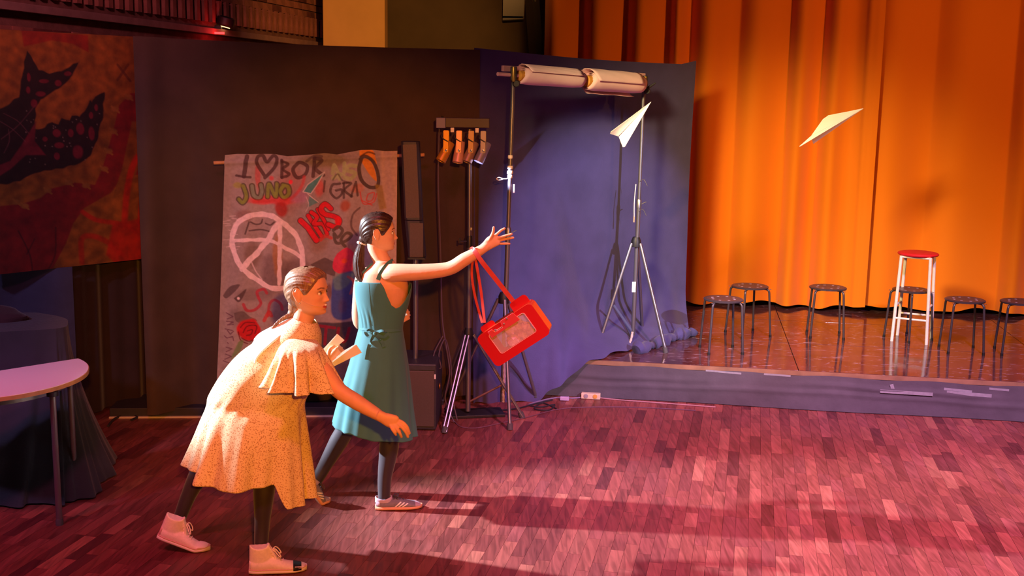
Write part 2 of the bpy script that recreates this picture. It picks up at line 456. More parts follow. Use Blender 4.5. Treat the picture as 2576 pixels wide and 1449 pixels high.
# ---- dark back wall, cream pillar
tag(MB().box((1.0, 14.4, 2.5), (14, 0.3, 5.0)).build('wall_back', mat('dark_wall', '#5a4a34', 0.9, 0, 0.15, 3), smooth=False), 'dark olive wall behind the stage opening', None, None, 'structure')
pl = ony(812, 60, 13.3); pr = ony(968, 60, 13.3)
tag(MB().box(((pl.x + pr.x) / 2, 13.45, 2.5), (pr.x - pl.x, 0.3, 5.0)).build('wall_pillar', mat('cream_plaster', '#d8a868', 0.85, 0, 0.06, 5), smooth=False, bevel=0.01), 'cream plaster pillar rising above the black backdrop', None, None, 'structure')
# ---- low riser at the foot of the backdrop with a pale edge strip
ra = onz(275, 1052); rb = onz(900, 1048)
rd = (rb - ra).normalized(); rn = Vector((-rd.y, rd.x, 0)); rl = (rb - ra).length
R_r = Matrix((rd, rn, Vector((0, 0, 1)))).transposed()
ris = tag(MB().box((ra + rb) / 2 + rn * 0.36 + Vector((0, 0, 0.035)), (rl, 0.7, 0.07), R_r).build('floor_riser', mat('riser_black', '#2a262e', 0.6, 0, 0.2, 12), smooth=False, bevel=0.004), 'low black riser along the foot of the backdrop', None, None, 'structure')
tag(MB().box((ra + rb) / 2 + Vector((0, 0, 0.006)), (rl, 0.018, 0.012), R_r).build('trim_2', mat('edge_strip', '#c8b8a8', 0.4), smooth=False), 'pale edge strip on the floor before the backdrop', None, None, 'structure')
# ================================================================== cloths and curtains
def cloth_mat(name, color, var=0.2, rough=0.85, bump=0.25, bscale=90, sheen=0.15, vscale=5):
    return mat(name, color, rough, 0, var, vscale, bump=bump, bscale=bscale, sheen=sheen, spec=0.25)
M_orange = cloth_mat('orange_velvet', '#ec8212', 0, 0.8, 0.05, 200, 0.25)
M_navy = cloth_mat('navy_molton', '#484372', 0.14)
M_blackc = cloth_mat('black_molton', '#46352a', 0.16)

def drape(name, path, z0f, z1f, fold, material, n=300, m=30, parent=None, bot=None):
    """cloth hanging from a floor path; fold(s, t) gives the offset along the normal, t=0 top .. 1 bottom"""
    P = np.zeros((m, n, 3))
    pts = [Vector((p[0], p[1], 0)) for p in path]
    seg = [0.0]
    for a, b in zip(pts, pts[1:]): seg.append(seg[-1] + (b - a).length)
    T = seg[-1]
    for j in range(n):
        s = j / (n - 1) * T
        i = max(k for k in range(len(seg) - 1) if seg[k] <= s + 1e-9)
        k = (s - seg[i]) / (seg[i + 1] - seg[i])
        c = pts[i].lerp(pts[i + 1], k); d = (pts[i + 1] - pts[i]).normalized(); nn = Vector((d.y, -d.x, 0))
        za, zb = z1f(s / T), z0f(s / T)
        for r in range(m):
            t = r / (m - 1)
            z = lerp(za, zb, t)
            q = c + nn * fold(s, t)
            if bot is not None: q = q + bot(s / T, t)
            P[r, j] = (q.x, q.y, z)
    return grid_mesh(name, P, material, parent)

# orange stage curtain: irregular rounded folds, two panels that overlap
def folds(seed, period, amp, skew):
    r = random.Random(seed); xs = [0.0]; am = []
    while xs[-1] < 8:
        xs.append(xs[-1] + period * r.uniform(0.55, 1.45)); am.append(r.uniform(0.55, 1.0))
    am.append(0.8)
    def f(s, t):
        s2 = s + 0.02 * math.sin(s * 7 + t * 2.0) * t
        i = max(k for k in range(len(xs)) if xs[k] <= max(s2, 0))
        i = min(i, len(xs) - 2)
        k = (s2 - xs[i]) / (xs[i + 1] - xs[i])
        k = k ** skew
        return amp * am[i] * (0.5 - 0.5 * math.cos(2 * math.pi * k)) * (0.75 + 0.35 * t) 
    return f
cu_l = onz(1735, 765, STAGE_Z); cu_r = onz(2576, 800, STAGE_Z)
cd = (cu_r - cu_l).normalized()
cn_ = Vector((cd.y, -cd.x, 0))
c_start = cu_l - cd * 1.52; c_mid = onz(2160, 779, STAGE_Z); c_end = cu_r + cd * 1.6
hem = lambda s: STAGE_Z + 0.045 + 0.018 * math.sin(s * 21) + 0.008 * math.sin(s * 57)
f1 = folds(5, 0.34, 0.22, 0.62); f2 = folds(12, 0.62, 0.18, 0.66)
T1_ = (c_mid - c_start).length
drape_l = drape('stage_curtain', [c_start, c_mid + cd * 0.02], hem, lambda s: 4.6, lambda s, t: f1(s, t) * (1 - sstep((s - T1_ + 0.25) / 0.2)) + 0.20 * sstep((s - T1_ + 0.35) / 0.33), M_orange, n=420, m=26)
tag(drape_l, 'orange pleated stage curtain, the panel behind the two paper planes', 'curtain', 'orange stage curtains')
drape_r = drape('stage_curtain', [c_mid - cd * 0.06 - cn_ * 0.03, c_end - cn_ * 0.03], hem, lambda s: 4.6, f2, M_orange, n=360, m=26)
tag(drape_r, 'orange stage curtain, the broad-folded panel behind the white bar stool', 'curtain', 'orange stage curtains')

# black backdrop (left) and navy backdrop (right)
bl_a = Vector((-2.60, 7.82)); bl_b = Vector((-0.31, 8.38)); br_b = Vector((1.575, 10.0))
def f_left(s, t):
    side = math.exp(-((s - 0.08) / 0.10) ** 2) * 0.06
    return 0.018 * math.sin(s * 13 + 0.6 * math.sin(t * 3)) * (0.4 + t) + 0.012 * math.sin(s * 31 + t) * t + 0.05 * math.sin(s * 9 + 2) * math.exp(-s * 2.2) * (0.3 + t) + side
o = drape('backdrop_cloth', [bl_a, bl_b + Vector((0.05, 0.0))], lambda s: 0.05, lambda s: lerp(2.685, 2.655, s) - 0.012 * math.sin(s * 3.1), f_left, M_blackc, n=260, m=60)
tag(o, 'black cloth backdrop hanging behind the graffiti banner and column loudspeaker', 'backdrop', 'cloth backdrops')
bpath = [(1190, 1016, 0.0), (1290, 1013, 0.0), (1345, 1003, 0.0), (1395, 978, 0.02), (1440, 945, 0.14), (1490, 905, STAGE_Z + 0.02), (1560, 888, STAGE_Z + 0.02), (1640, 862, STAGE_Z + 0.02), (1733, 828, STAGE_Z + 0.02)]
bxyz = [np.array(onz(x, y, z)) for x, y, z in bpath]
for k_, Yd in ((2, 8.44), (3, 8.42), (4, 8.46), (5, 8.56)): bxyz[k_] = np.array(ony(bpath[k_][0], bpath[k_][1], Yd))
bs = [(x - 1190) / (1733 - 1190) for x, y, z in bpath]
nr, ncl = 70, 260
P = np.zeros((nr, ncl, 3))
for j in range(ncl):
    s = j / (ncl - 1)
    # px fraction -> path parameter along the top line
    xp = lerp(1190, 1740, s)
    d = ray(xp, 400); dd = br_b - bl_b
    tt = (bl_b.y * d.x / d.y - bl_b.x) / (dd.x - dd.y * d.x / d.y)
    tt = min(1, max(-0.01, tt)); c = bl_b + dd * tt
    B = spl(s, list(zip(bs, bxyz)))
    ztop = lerp(2.668, 2.618, tt) - 0.018 * math.sin(math.pi * tt) + (0.035 * max(0, (s - 0.93) / 0.07))
    nn = Vector((dd.y, -dd.x)).normalized()
    for r in range(nr):
        t = r / (nr - 1)
        z = lerp(ztop, B[2], t)
        t0 = lerp(0.34, 0.86, sstep((s - 0.36) / 0.20)); w = max(0, (t - t0) / (1 - t0)) ** 1.7
        x = lerp(c.x, B[0], w); y = lerp(c.y, B[1], w)
        f = 0.012 * math.sin(s * 22 + 1.5 * t) * (0.3 + t) + 0.02 * math.sin(s * 60 + 3 * t) * max(0, t - 0.72) * 2.4 + 0.012 * math.sin(s * 9 + t * 5)
        P[r, j] = (x + nn.x * f, y + nn.y * f, z + 0.012 * w * math.sin(s * 40))
o = grid_mesh('backdrop_cloth', P, M_navy)
tag(o, 'navy cloth backdrop draped over the stage corner behind the tripod stands', 'backdrop', 'cloth backdrops')
# rucked cloth lying on the stage at the foot of the navy backdrop
mb = MB()
pts = [onz(x, y, STAGE_Z + 0.035) for x, y in ((1600, 880), (1640, 868), (1680, 852), (1715, 842), (1745, 836))]
pts = crom(pts, 24)
for k in range(24):
    pts[k][2] += 0.012 * math.sin(k * 1.7)
mb.tube(pts, lambda t: 0.042 + 0.014 * math.sin(t * 19) + 0.008 * math.sin(t * 47), 12)
tag(mb.build('cloth_heap', M_navy), 'crumpled dark cloth heaped on the stage at the backdrop corner', 'cloth')

# black drape low on the side wall under the mural
f_w = lambda s, t: 0.03 * math.sin(s * 17) + 0.015 * math.sin(s * 41 + t)
mu_a = Vector((-3.40, 7.3)); mu_b = Vector((-2.69, 8.12))
md = (mu_b - mu_a).normalized(); mn = Vector((md.y, -md.x))
wd_a = ony(190, 900, 7.75); wd_b = ony(400, 900, 8.3)
o = drape('wall_drape', [(wd_a.x, wd_a.y), (wd_b.x, wd_b.y)], lambda s: 0.03, lambda s: 1.45, f_w, cloth_mat('brown_black_drape', '#2a1a16', 0.2), n=120, m=12)
tag(o, 'dark brown drape hanging below the mural beside the backdrop edge', 'drape')
wa = ony(-120, 900, 7.25); wb = ony(192, 900, 7.66)
o = drape('wall_drape', [(wa.x, wa.y), (wb.x, wb.y)], lambda s: 0.03, lambda s: 1.12, lambda s, t: 0.02 * math.sin(s * 11 + t), cloth_mat('blue_black_drape', '#3a3852', 0.2), n=90, m=12)
tag(o, 'dark blue drape below the mural behind the cloth-covered table', 'drape')

# ================================================================== painted canvases
class Canvas:
    def __init__(self, X, Y, base):
        self.X, self.Y = X, Y
        self.C = np.ones(X.shape + (3,)) * np.array(lin(base))
    def blend(self, a, col):
        c = np.array(lin(col) if isinstance(col, str) else col)
        self.C = self.C * (1 - a[..., None]) + c * a[..., None]
    def dist(self, pts):
        D = np.full(self.X.shape, 1e9)
        for (x0, y0), (x1, y1) in zip(pts, pts[1:]):
            dx, dy = x1 - x0, y1 - y0; l2 = dx * dx + dy * dy + 1e-9
            t = np.clip(((self.X - x0) * dx + (self.Y - y0) * dy) / l2, 0, 1)
            D = np.minimum(D, np.hypot(self.X - x0 - t * dx, self.Y - y0 - t * dy))
        return D
    def wob(self, k, sc, seed=0):
        return k * (np.sin(self.X / sc + 1.3 * seed + 0.7 * np.sin(self.Y / sc * 1.3)) + np.sin(self.Y / sc * 0.83 + seed * 2.1 + np.sin(self.X / sc * 0.6)))
    def stroke(self, pts, w, col, a=0.9, soft=1.2, smooth=True, wob=0.0):
        if smooth and len(pts) > 2: pts = [tuple(p) for p in crom(pts, 8 * len(pts))]
        d = self.dist(pts) + (self.wob(wob, 5, w) if wob else 0)
        self.blend(np.clip((w / 2 - d) / soft + 0.5, 0, 1) * a, col)
    def poly(self, pts, col, a=0.95, soft=1.5, smooth=False, wob=0.0):
        if smooth: pts = [tuple(p) for p in crom(list(pts) + [pts[0]], 8 * len(pts))]
        ins = np.zeros(self.X.shape, bool)
        n = len(pts)
        for i in range(n):
            x0, y0 = pts[i]; x1, y1 = pts[(i + 1) % n]
            c = ((y0 > self.Y) != (y1 > self.Y)) & (self.X < (x1 - x0) * (self.Y - y0) / (y1 - y0 + 1e-12) + x0)
            ins ^= c
        d = self.dist(list(pts) + [pts[0]]) * np.where(ins, -1, 1) + (self.wob(wob, 6, n) if wob else 0)
        self.blend(np.clip(-d / soft + 0.5, 0, 1) * a, col)
    def blob(self, x, y, rx, ry, col, a=0.7, soft=0.4):
        d = np.hypot((self.X - x) / rx, (self.Y - y) / ry) + self.wob(0.05, 7, rx)
        self.blend(np.clip((1 - d) / soft, 0, 1) * a, col)

# ---- graffiti banner on a wooden pole (layout measured in the flat, 455 x 615 units)
bw0, bw1 = 578, 1000
pole_l = Vector((-2.075, 7.80, 1.838)); pole_r = Vector((-0.645, 8.12, 1.900))
ban = thing('graffiti_banner', (-1.4, 7.9, 0.25), 'canvas banner covered in painted graffiti hanging from a wooden pole', 'banner')
pd = (pole_r - pole_l).normalized()
MB().tube([pole_l, pole_r], 0.0125, 12).build('pole', M_wood, ban)
nb_x, nb_y = 300, 400
S_, T_ = np.meshgrid(np.linspace(0, 1, nb_x), np.linspace(0, 1, nb_y))
GX = (578 - 38 * T_) + (422 + 38 * T_ - 6 * T_) * S_; GY = 384 + 620 * T_
cv = Canvas(GX, GY, '#a08f86')
cv.C *= (1 + 0.10 * np.sin(GX / 37 + np.sin(GY / 90)) * np.cos(GY / 53))[..., None]
# right-hand unpainted strip and stains
cv.poly([(958, 380), (1002, 380), (1002, 1010), (975, 1010)], '#c3a58c', 0.8, 8)
cv.poly([(968, 380), (985, 380), (990, 640), (978, 640)], '#a590a8', 0.22, 8)
for x, y, rx, ry, c, a in ((735, 470, 40, 70, '#b0504a', .35), (690, 500, 70, 14, '#d83a3a', .8), (712, 520, 18, 26, '#a82820', .9), (660, 505, 26, 10, '#d84a4a', .6), (735, 450, 6, 7, '#e83a4a', 1), (688, 445, 8, 8, '#d8484a', .8), (655, 440, 8, 40, '#c04a4c', .7),
                           (755, 490, 25, 22, '#a87890', .6), (820, 400, 70, 26, '#7a6a30', .7), (900, 480, 20, 14, '#c86a3c', .5), (805, 470, 14, 30, '#c84a40', .7), (870, 520, 16, 18, '#a84a20', .8), (620, 540, 26, 18, '#7a4034', .5),
                           (800, 590, 30, 60, '#8a5a34', .5), (690, 690, 40, 60, '#5a4040', .55), (640, 640, 26, 40, '#6a4a34', .5), (745, 690, 40, 50, '#5a3c3a', .6), (700, 640, 14, 60, '#b0763c', .7),
                           (600, 560, 10, 5, '#d8c4b4', .8), (590, 600, 8, 3, '#d8c4b4', .8), (640, 745, 60, 20, '#6a5650', .45), (720, 800, 40, 40, '#6a5248', .4), (880, 640, 16, 26, '#b0763c', .5), (600, 800, 30, 30, '#5c4a48', .4)):
    cv.blob(x, y, rx, ry, c, a)
D1, D2 = '#4a2f2c', '#3c2620'
# I <heart> BOR
cv.stroke([(631, 390), (622, 440)], 11, D1, .85)
cv.stroke([(603, 438), (622, 441), (638, 442)], 6, D1, .85)
cv.stroke([(672, 440), (656, 412), (656, 392), (668, 388), (679, 404), (694, 388), (704, 396), (696, 418), (672, 444)], 8.5, D1, .85)
cv.stroke([(716, 396), (714, 440)], 8, D1, .85); cv.stroke([(716, 398), (730, 404), (717, 418), (732, 430), (714, 440)], 7, D1, .85)
cv.stroke([(755, 402), (741, 418), (750, 440), (770, 434), (776, 414), (760, 402), (752, 404)], 9, D1, .85)
cv.stroke([(795, 394), (790, 440)], 9, D1, .85); cv.stroke([(795, 394), (812, 402), (796, 420), (815, 440)], 9, D1, .8)
cv.stroke([(775, 400), (795, 388), (812, 392)], 7, D1, .6)
# JUNO in green, outlined
for w, c in ((15, '#4a4426'), (8, '#8a9a3c')):
    cv.stroke([(620, 464), (627, 490), (618, 506), (608, 498)], w, c, .8)
    cv.stroke([(641, 464), (645, 488), (658, 494), (664, 478), (662, 462)], w, c if w == 15 else '#8a9a80', .8)
    cv.stroke([(678, 492), (682, 460), (698, 490), (702, 458)], w, c, .8)
    cv.stroke([(718, 460), (710, 476), (718, 490), (730, 480), (728, 462), (717, 459)], w, c, .8)
cv.blob(605, 462, 14, 9, '#9a9a30', .7)
# red arc under it
cv.stroke([(645, 504), (690, 502), (735, 492), (760, 465), (768, 440)], 8, '#c83a36', .65, 4)
# teal kite shapes with pale edges
cv.poly([(764, 478), (776, 460), (818, 432), (800, 462), (784, 484)], '#4a8a80', .95); cv.stroke([(764, 478), (776, 460), (818, 432), (800, 462), (784, 484), (764, 478)], 2.5, '#d8c8bc', .8, smooth=False)
cv.poly([(780, 490), (802, 508), (786, 514), (774, 520)], '#5a8a80', .9); cv.stroke([(776, 484), (802, 508)], 2.2, '#d8c8bc', .8)
cv.stroke([(772, 492), (778, 512), (770, 530)], 2.2, '#d8c0b8', .6)
# pale green NS, dark I GRA
for pts in ([(838, 434), (842, 412), (852, 432), (866, 436), (868, 410)], [(896, 422), (880, 418), (874, 428), (894, 440), (884, 452), (868, 446)], [(838, 446), (850, 440), (856, 448)]):
    cv.stroke(pts, 10, '#a8b478', .8)
cv.stroke([(833, 470), (858, 472), (866, 452)], 2, '#c8c0b0', .5)
cv.stroke([(818, 455), (815, 482)], 5, D2, .7)
cv.stroke([(856, 460), (838, 462), (832, 482), (846, 496), (860, 488), (860, 476), (846, 476)], 6.5, D2, .75)
cv.stroke([(866, 460), (866, 498)], 6, D2, .75); cv.stroke([(864, 460), (884, 464), (868, 478), (886, 498)], 6, D2, .75)
cv.stroke([(884, 498), (896, 462), (900, 498)], 5.5, D2, .75, smooth=False); cv.stroke([(838, 450), (850, 434), (862, 452), (880, 462)], 4, D2, .6)
# black oval with orange fruit
cv.poly([(905, 385), (935, 384), (944, 396), (948, 420), (930, 402), (908, 400)], '#e08a1c', .95, smooth=True)
cv.poly([(908, 410), (926, 406), (942, 430), (948, 462), (930, 446), (916, 424)], '#d8861c', .95, smooth=True)
cv.stroke([(912, 402), (904, 428), (910, 460), (930, 478), (950, 474), (952, 446), (940, 414), (920, 400), (908, 406)], 9, '#46352a', .9)
cv.stroke([(908, 400), (926, 390), (944, 394)], 4, '#4a2c18', .8)
cv.poly([(944, 470), (962, 472), (972, 530), (955, 535)], '#9a7a24', .7, 4)
# red letter fragments right
for pts in ([(906, 490), (914, 520), (940, 516), (948, 494)], [(926, 496), (942, 492), (936, 512), (922, 512), (926, 496)], [(910, 512), (936, 524)]): cv.stroke(pts, 3.2, '#c83c2c', .8)
cv.stroke([(905, 530), (888, 545), (884, 575), (898, 600)], 5, '#5a4440', .75)
# IRIS bubble letters
RD, RO = '#d8202a', '#5a1418'
def bubble(pts, w, smooth=True):
    cv.stroke(pts, w + 4, RO, .9, smooth=smooth); cv.stroke(pts, w, RD, 1, smooth=smooth)
bubble([(757, 552), (776, 572), (796, 606)], 13, False)
bubble([(776, 540), (808, 596)], 9, False); bubble([(784, 532), (798, 546), (790, 562), (812, 566), (822, 590)], 9)
bubble([(800, 526), (826, 578)], 8, False)
bubble([(832, 524), (818, 514), (808, 526), (818, 540), (842, 544), (854, 556), (846, 570), (826, 566)], 12)
cv.blob(850, 556, 10, 16, '#e8181c', .9)
cv.stroke([(806, 606), (818, 596), (832, 600)], 9, '#c83c2c', .8)
# dark scribbles right of centre
cv.stroke([(838, 580), (850, 570), (862, 582), (850, 598), (840, 588), (846, 612), (870, 610), (884, 598), (872, 590), (858, 606), (868, 624)], 8, '#544634', .85)
# circled A in thick pale paint
W_ = '#eed8d4'
cv.stroke([(664, 536), (700, 546), (738, 580), (758, 628), (760, 668), (748, 700), (716, 724), (684, 726), (648, 706), (612, 672), (592, 630), (588, 598), (600, 564), (628, 542), (664, 536), (690, 542)], 13, W_, .95, wob=0.7)
cv.stroke([(706, 556), (664, 618), (612, 676)], 14, W_, .95, wob=0.8); cv.stroke([(708, 556), (705, 630), (702, 716)], 10, W_, .95, wob=0.7)
cv.stroke([(592, 604), (640, 602), (690, 606), (730, 628), (760, 650)], 9.5, W_, .92, wob=0.6)
cv.stroke([(636, 660), (646, 684), (660, 704)], 3, '#d8c4c0', .8)
for k in range(14):
    x = 566 + rnd.random() * 36; y = 540 + rnd.random() * 110
    cv.stroke([(x, y), (x + rnd.uniform(6, 20), y + rnd.uniform(-3, 5))], 1.6, '#dcc8c4', .7)
for pts in ([(636, 556), (648, 562), (660, 560), (664, 550)], [(672, 560), (684, 564), (694, 556)], [(632, 578), (660, 576), (680, 580)], [(632, 556), (622, 586)]): cv.stroke(pts, 4, '#4a3836', .8)
# eye and leaf shapes at the left
cv.poly([(562, 745), (580, 722), (606, 716), (596, 732), (572, 752)], '#5a4844', .85, smooth=True)
cv.poly([(590, 752), (604, 742), (622, 728), (612, 752), (602, 762)], '#54403c', .85, smooth=True); cv.blob(602, 752, 4, 4, '#f0dcd4', 1)
cv.poly([(590, 790), (612, 786), (628, 800), (646, 812), (622, 820), (596, 812)], '#5c4a44', .7, smooth=True)
# S O in red
cv.stroke([(672, 740), (664, 730), (648, 736), (650, 750), (656, 768), (640, 784), (622, 784), (614, 768)], 7.5, '#b03844', .9)
cv.stroke([(674, 800), (678, 770), (690, 758), (704, 768), (708, 784)], 7, '#b03844', .85); cv.stroke([(664, 812), (676, 790), (682, 800)], 9, '#c8342c', .8)
cv.blob(742, 716, 20, 8, '#4a3834', .6)
# red rose with leaf
cv.blob(626, 836, 30, 34, '#c81e20', 1, 0.15)
for pts in ([(606, 828), (618, 816), (640, 818)], [(612, 842), (622, 826), (644, 826), (640, 846)], [(608, 856), (626, 866), (648, 856)], [(622, 838), (634, 836), (630, 848), (620, 850)], [(600, 840), (606, 862), (622, 872)]): cv.stroke(pts, 3, '#6a1014', .85)
cv.poly([(600, 866), (612, 862), (606, 886), (590, 904), (580, 910)], '#6a8a4c', .8, 3, smooth=True)
# vertical VARS . VA
L_ = '#6a4450'
for pts in ([(570, 790), (588, 800), (572, 806)], [(570, 812), (588, 814), (572, 822), (588, 820)], [(566, 832), (586, 836)], [(572, 836), (580, 846), (588, 838)], [(564, 850), (570, 856), (586, 852), (588, 862)], [(572, 868), (574, 870)], [(568, 880), (584, 884), (568, 892)], [(566, 898), (582, 904), (564, 912)], [(560, 916), (578, 922)]): cv.stroke(pts, 2.6, L_, .9, smooth=False)
# pink flower, dark box, blue balloon figure
cv.poly([(816, 652), (846, 664), (842, 700), (800, 690), (780, 668)], '#54403a', .8, 2)
cv.poly([(848, 640), (872, 628), (890, 648), (886, 688), (862, 696), (838, 682), (838, 658)], '#d83450', .95, smooth=True); cv.blob(866, 662, 9, 8, '#e0502c', 1)
cv.poly([(836, 708), (862, 694), (892, 700), (896, 790), (880, 814), (850, 816), (832, 796), (832, 740)], '#2c4a92', .9, 5, smooth=True); cv.poly([(836, 700), (862, 692), (888, 700), (870, 730), (842, 734)], '#6a8a80', .7, 6, smooth=True)
cv.stroke([(874, 704), (888, 720), (880, 750)], 6, '#a85a58', .8); cv.blob(860, 780, 14, 24, '#5a4a72', .6)
cv.blob(826, 740, 8, 26, '#6a3a2c', .7)
# TU in dark red on black
cv.poly([(790, 822), (900, 824), (896, 900), (796, 890)], '#2c2438', .85, 4)
cv.stroke([(800, 832), (840, 836)], 8, '#8a1c34', .95); cv.stroke([(818, 834), (814, 880)], 8, '#8a1c34', .95); cv.stroke([(850, 838), (848, 868), (866, 874), (876, 842)], 8, '#8a1c34', .95)
cv.poly([(560, 930), (1000, 930), (1000, 1010), (545, 1010)], '#6a5450', .5, 14)
cv.C = np.clip(cv.C, 0.002, 0.95)
P = np.zeros((nb_y, nb_x, 3))
for j in range(nb_x):
    for i in (0,):
        pass
ztop_prof = [0.052, 0.056, 0.052, 0.050, 0.046, 0.028, 0.030, 0.034, 0.040, 0.026, 0.040, 0.052, 0.050, 0.038, 0.036]
for i in range(nb_y):
    t = i / (nb_y - 1)
    xl = 578 - 38 * t; xr = 1000 - 6 * t
    for j in range(nb_x):
        s = j / (nb_x - 1)
        x = xl + (xr - xl) * s
        k = (x - 548) / (1068 - 548)
        base = pole_l.lerp(pole_r, k)
        zt = base.z + pw(s * 14, [(q, v) for q, v in enumerate(ztop_prof)])
        z = lerp(zt, 0.20, t)
        yy = base.y - 0.03 + 0.012 * math.sin(s * 14 + t * 3) * (0.3 + t) + 0.008 * math.sin(s * 33 + 2 * t) - 0.015 * math.exp(-((z - base.z) / 0.02) ** 2)
        P[i, j] = (base.x, yy, z)
grid_mesh('canvas', P, paint_mat('graffiti_paint', 0.85, 0.2, 90, 0, 0.12, 40), ban, cv.C)

# ---- mural with a bird's tail on the side wall
mu = thing('mural_panel', (mu_a.x, mu_a.y, 1.1), 'large mural panel with a dark spotted bird tail on ochre and red', 'mural')
nx_, ny_ = 240, 330
S_, T_ = np.meshgrid(np.linspace(0, 1, nx_), np.linspace(0, 1, ny_))
MX = -60 + 424 * S_; MYt = 72 + (92 - 72) * (MX / 350); MYb = 690 - 42 * (MX / 360); MY = MYt + (MYb - MYt) * T_
cv = Canvas(MX, MY, '#a8601c')
cv.C *= (1 + 0.25 * np.sin(MX / 9 + 2 * np.sin(MY / 13)) * np.sin(MY / 11 + np.sin(MX / 17)))[..., None]
RDm = '#a81414'
cv.poly([(66, 74), (230, 88), (230, 130), (190, 108), (140, 100), (70, 115)], RDm, .8, 3)
cv.poly([(-60, 520), (40, 510), (90, 495), (120, 470), (180, 455), (230, 460), (250, 420), (280, 330), (300, 260), (330, 230), (370, 230), (370, 430), (300, 440), (270, 480), (200, 520), (170, 560), (150, 610), (110, 680), (-60, 700)], '#96121c', .95, 3)
cv.poly([(330, 300), (350, 300), (350, 400), (320, 460), (270, 500), (300, 420)], '#9a5a1c', .9, 3)
cv.stroke([(300, 560), (310, 480), (325, 420), (345, 390), (352, 460), (340, 560)], 16, '#d82010', .9, 5)
cv.stroke([(196, 530), (230, 550), (290, 560), (330, 580)], 12, '#d82010', .9, 4)
cv.stroke([(188, 660), (190, 600), (220, 592), (260, 610), (290, 640)], 14, '#c82010', .85, 5)
cv.poly([(270, 560), (370, 540), (370, 660), (280, 670), (250, 640)], '#d01808', .9, 6)
for k, (x, y) in enumerate(((30, 505), (50, 515), (110, 475), (165, 455), (208, 462), (290, 270), (283, 325), (268, 375), (255, 420), (325, 240))):
    cv.blob(x, y, 12, 8, '#b0702c', .95); cv.stroke([(x - 9, y - 7), (x + 9, y + 8)], 5, '#b8742c', .9)
BK = '#1c0a10'
cv.poly([(-60, 285), (0, 270), (50, 240), (62, 180), (78, 125), (92, 150), (105, 172), (130, 180), (160, 175), (206, 152), (180, 196), (150, 220), (105, 245), (92, 270), (85, 320), (110, 315), (118, 308), (130, 300), (145, 306), (155, 294), (175, 298), (180, 285), (200, 290), (215, 270), (228, 250), (232, 258), (240, 238), (250, 232), (264, 228), (258, 290), (240, 350), (215, 395), (180, 412), (120, 422), (80, 430), (40, 452), (-60, 470)], BK, .97, 2.5, wob=1.2)
PK = '#8a1c2c'
for x, y, rx, ry in ((78, 190, 5, 12), (115, 200, 14, 6), (150, 205, 10, 9), (175, 182, 11, 7), (105, 232, 14, 8), (75, 222, 6, 10), (88, 255, 10, 12), (110, 345, 8, 8), (140, 330, 12, 11), (175, 330, 8, 11), (200, 318, 11, 16), (228, 285, 6, 10), (242, 266, 5, 9), (145, 360, 14, 9), (190, 378, 15, 20), (228, 330, 9, 20), (138, 388, 8, 10)):
    cv.blob(x, y, rx, ry, PK, .95, 0.25)
cv.poly([(-60, 430), (20, 400), (50, 360), (90, 300), (84, 350), (110, 385), (60, 385), (20, 420), (-60, 470)], PK, .9, 3)
for p in (((0, 300), (30, 320), (60, 350)), ((10, 280), (45, 300), (70, 330)), ((0, 345), (45, 310), (90, 260)), ((5, 380), (20, 350), (20, 320))): cv.stroke(list(p), 2, '#8a4a50', .6)
for k in range(60):
    x = rnd.uniform(60, 250); y = rnd.uniform(260, 420)
    i = int((y - 80) / 600 * ny_); j = int((x + 60) / 424 * nx_)
    if 0 <= i < ny_ and 0 <= j < nx_ and cv.C[i, j].sum() < 0.05: cv.blob(x, y, 2.2, 2.2, '#a88a7a', .6)
cv.stroke([(300, 160), (330, 200)], 6, '#6a3018', .7); cv.stroke([(326, 160), (298, 198)], 6, '#6a3018', .7)
cv.stroke([(30, 580), (55, 640), (60, 690)], 4, '#3c1010', .7); cv.stroke([(70, 600), (48, 640)], 3, '#3c1010', .7); cv.stroke([(125, 570), (120, 640), (100, 680)], 4, '#3c1010', .6)
cv.blob(-10, 170, 20, 12, '#3c1010', .8)
P = np.zeros((ny_, nx_, 3))
for j in range(nx_):
    x = MX[0, j]
    d = ray(x, 380)
    # stay on the panel's own vertical plane
    dd = mu_b - mu_a; tt = (mu_a.y * d.x / d.y - mu_a.x) / (dd.x - dd.y * d.x / d.y)
    c = mu_a + dd * tt
    for i in range(ny_):
        P[i, j] = (c.x + mn.x * 0.026, c.y + mn.y * 0.026, lerp(2.695, 1.117, i / (ny_ - 1)))
grid_mesh('painting', P, paint_mat('mural_paint', 0.8, 0.3, 60, 0, 0.35, 14), mu, np.clip(cv.C * 0.40, 0.001, 0.9))
e0 = P[0, 0]; e1 = P[0, -1]; cen = (Vector(e0) + Vector(e1)) / 2; ln = (Vector(e1) - Vector(e0)).length
MB().box((cen.x - mn.x * 0.024, cen.y - mn.y * 0.024, 1.906), (ln, 0.044, 1.58), Matrix(((md.x, -md.y, 0), (md.y, md.x, 0), (0, 0, 1)))).build('backing_board', mat('board', '#3a2018', 0.9), mu, smooth=False)
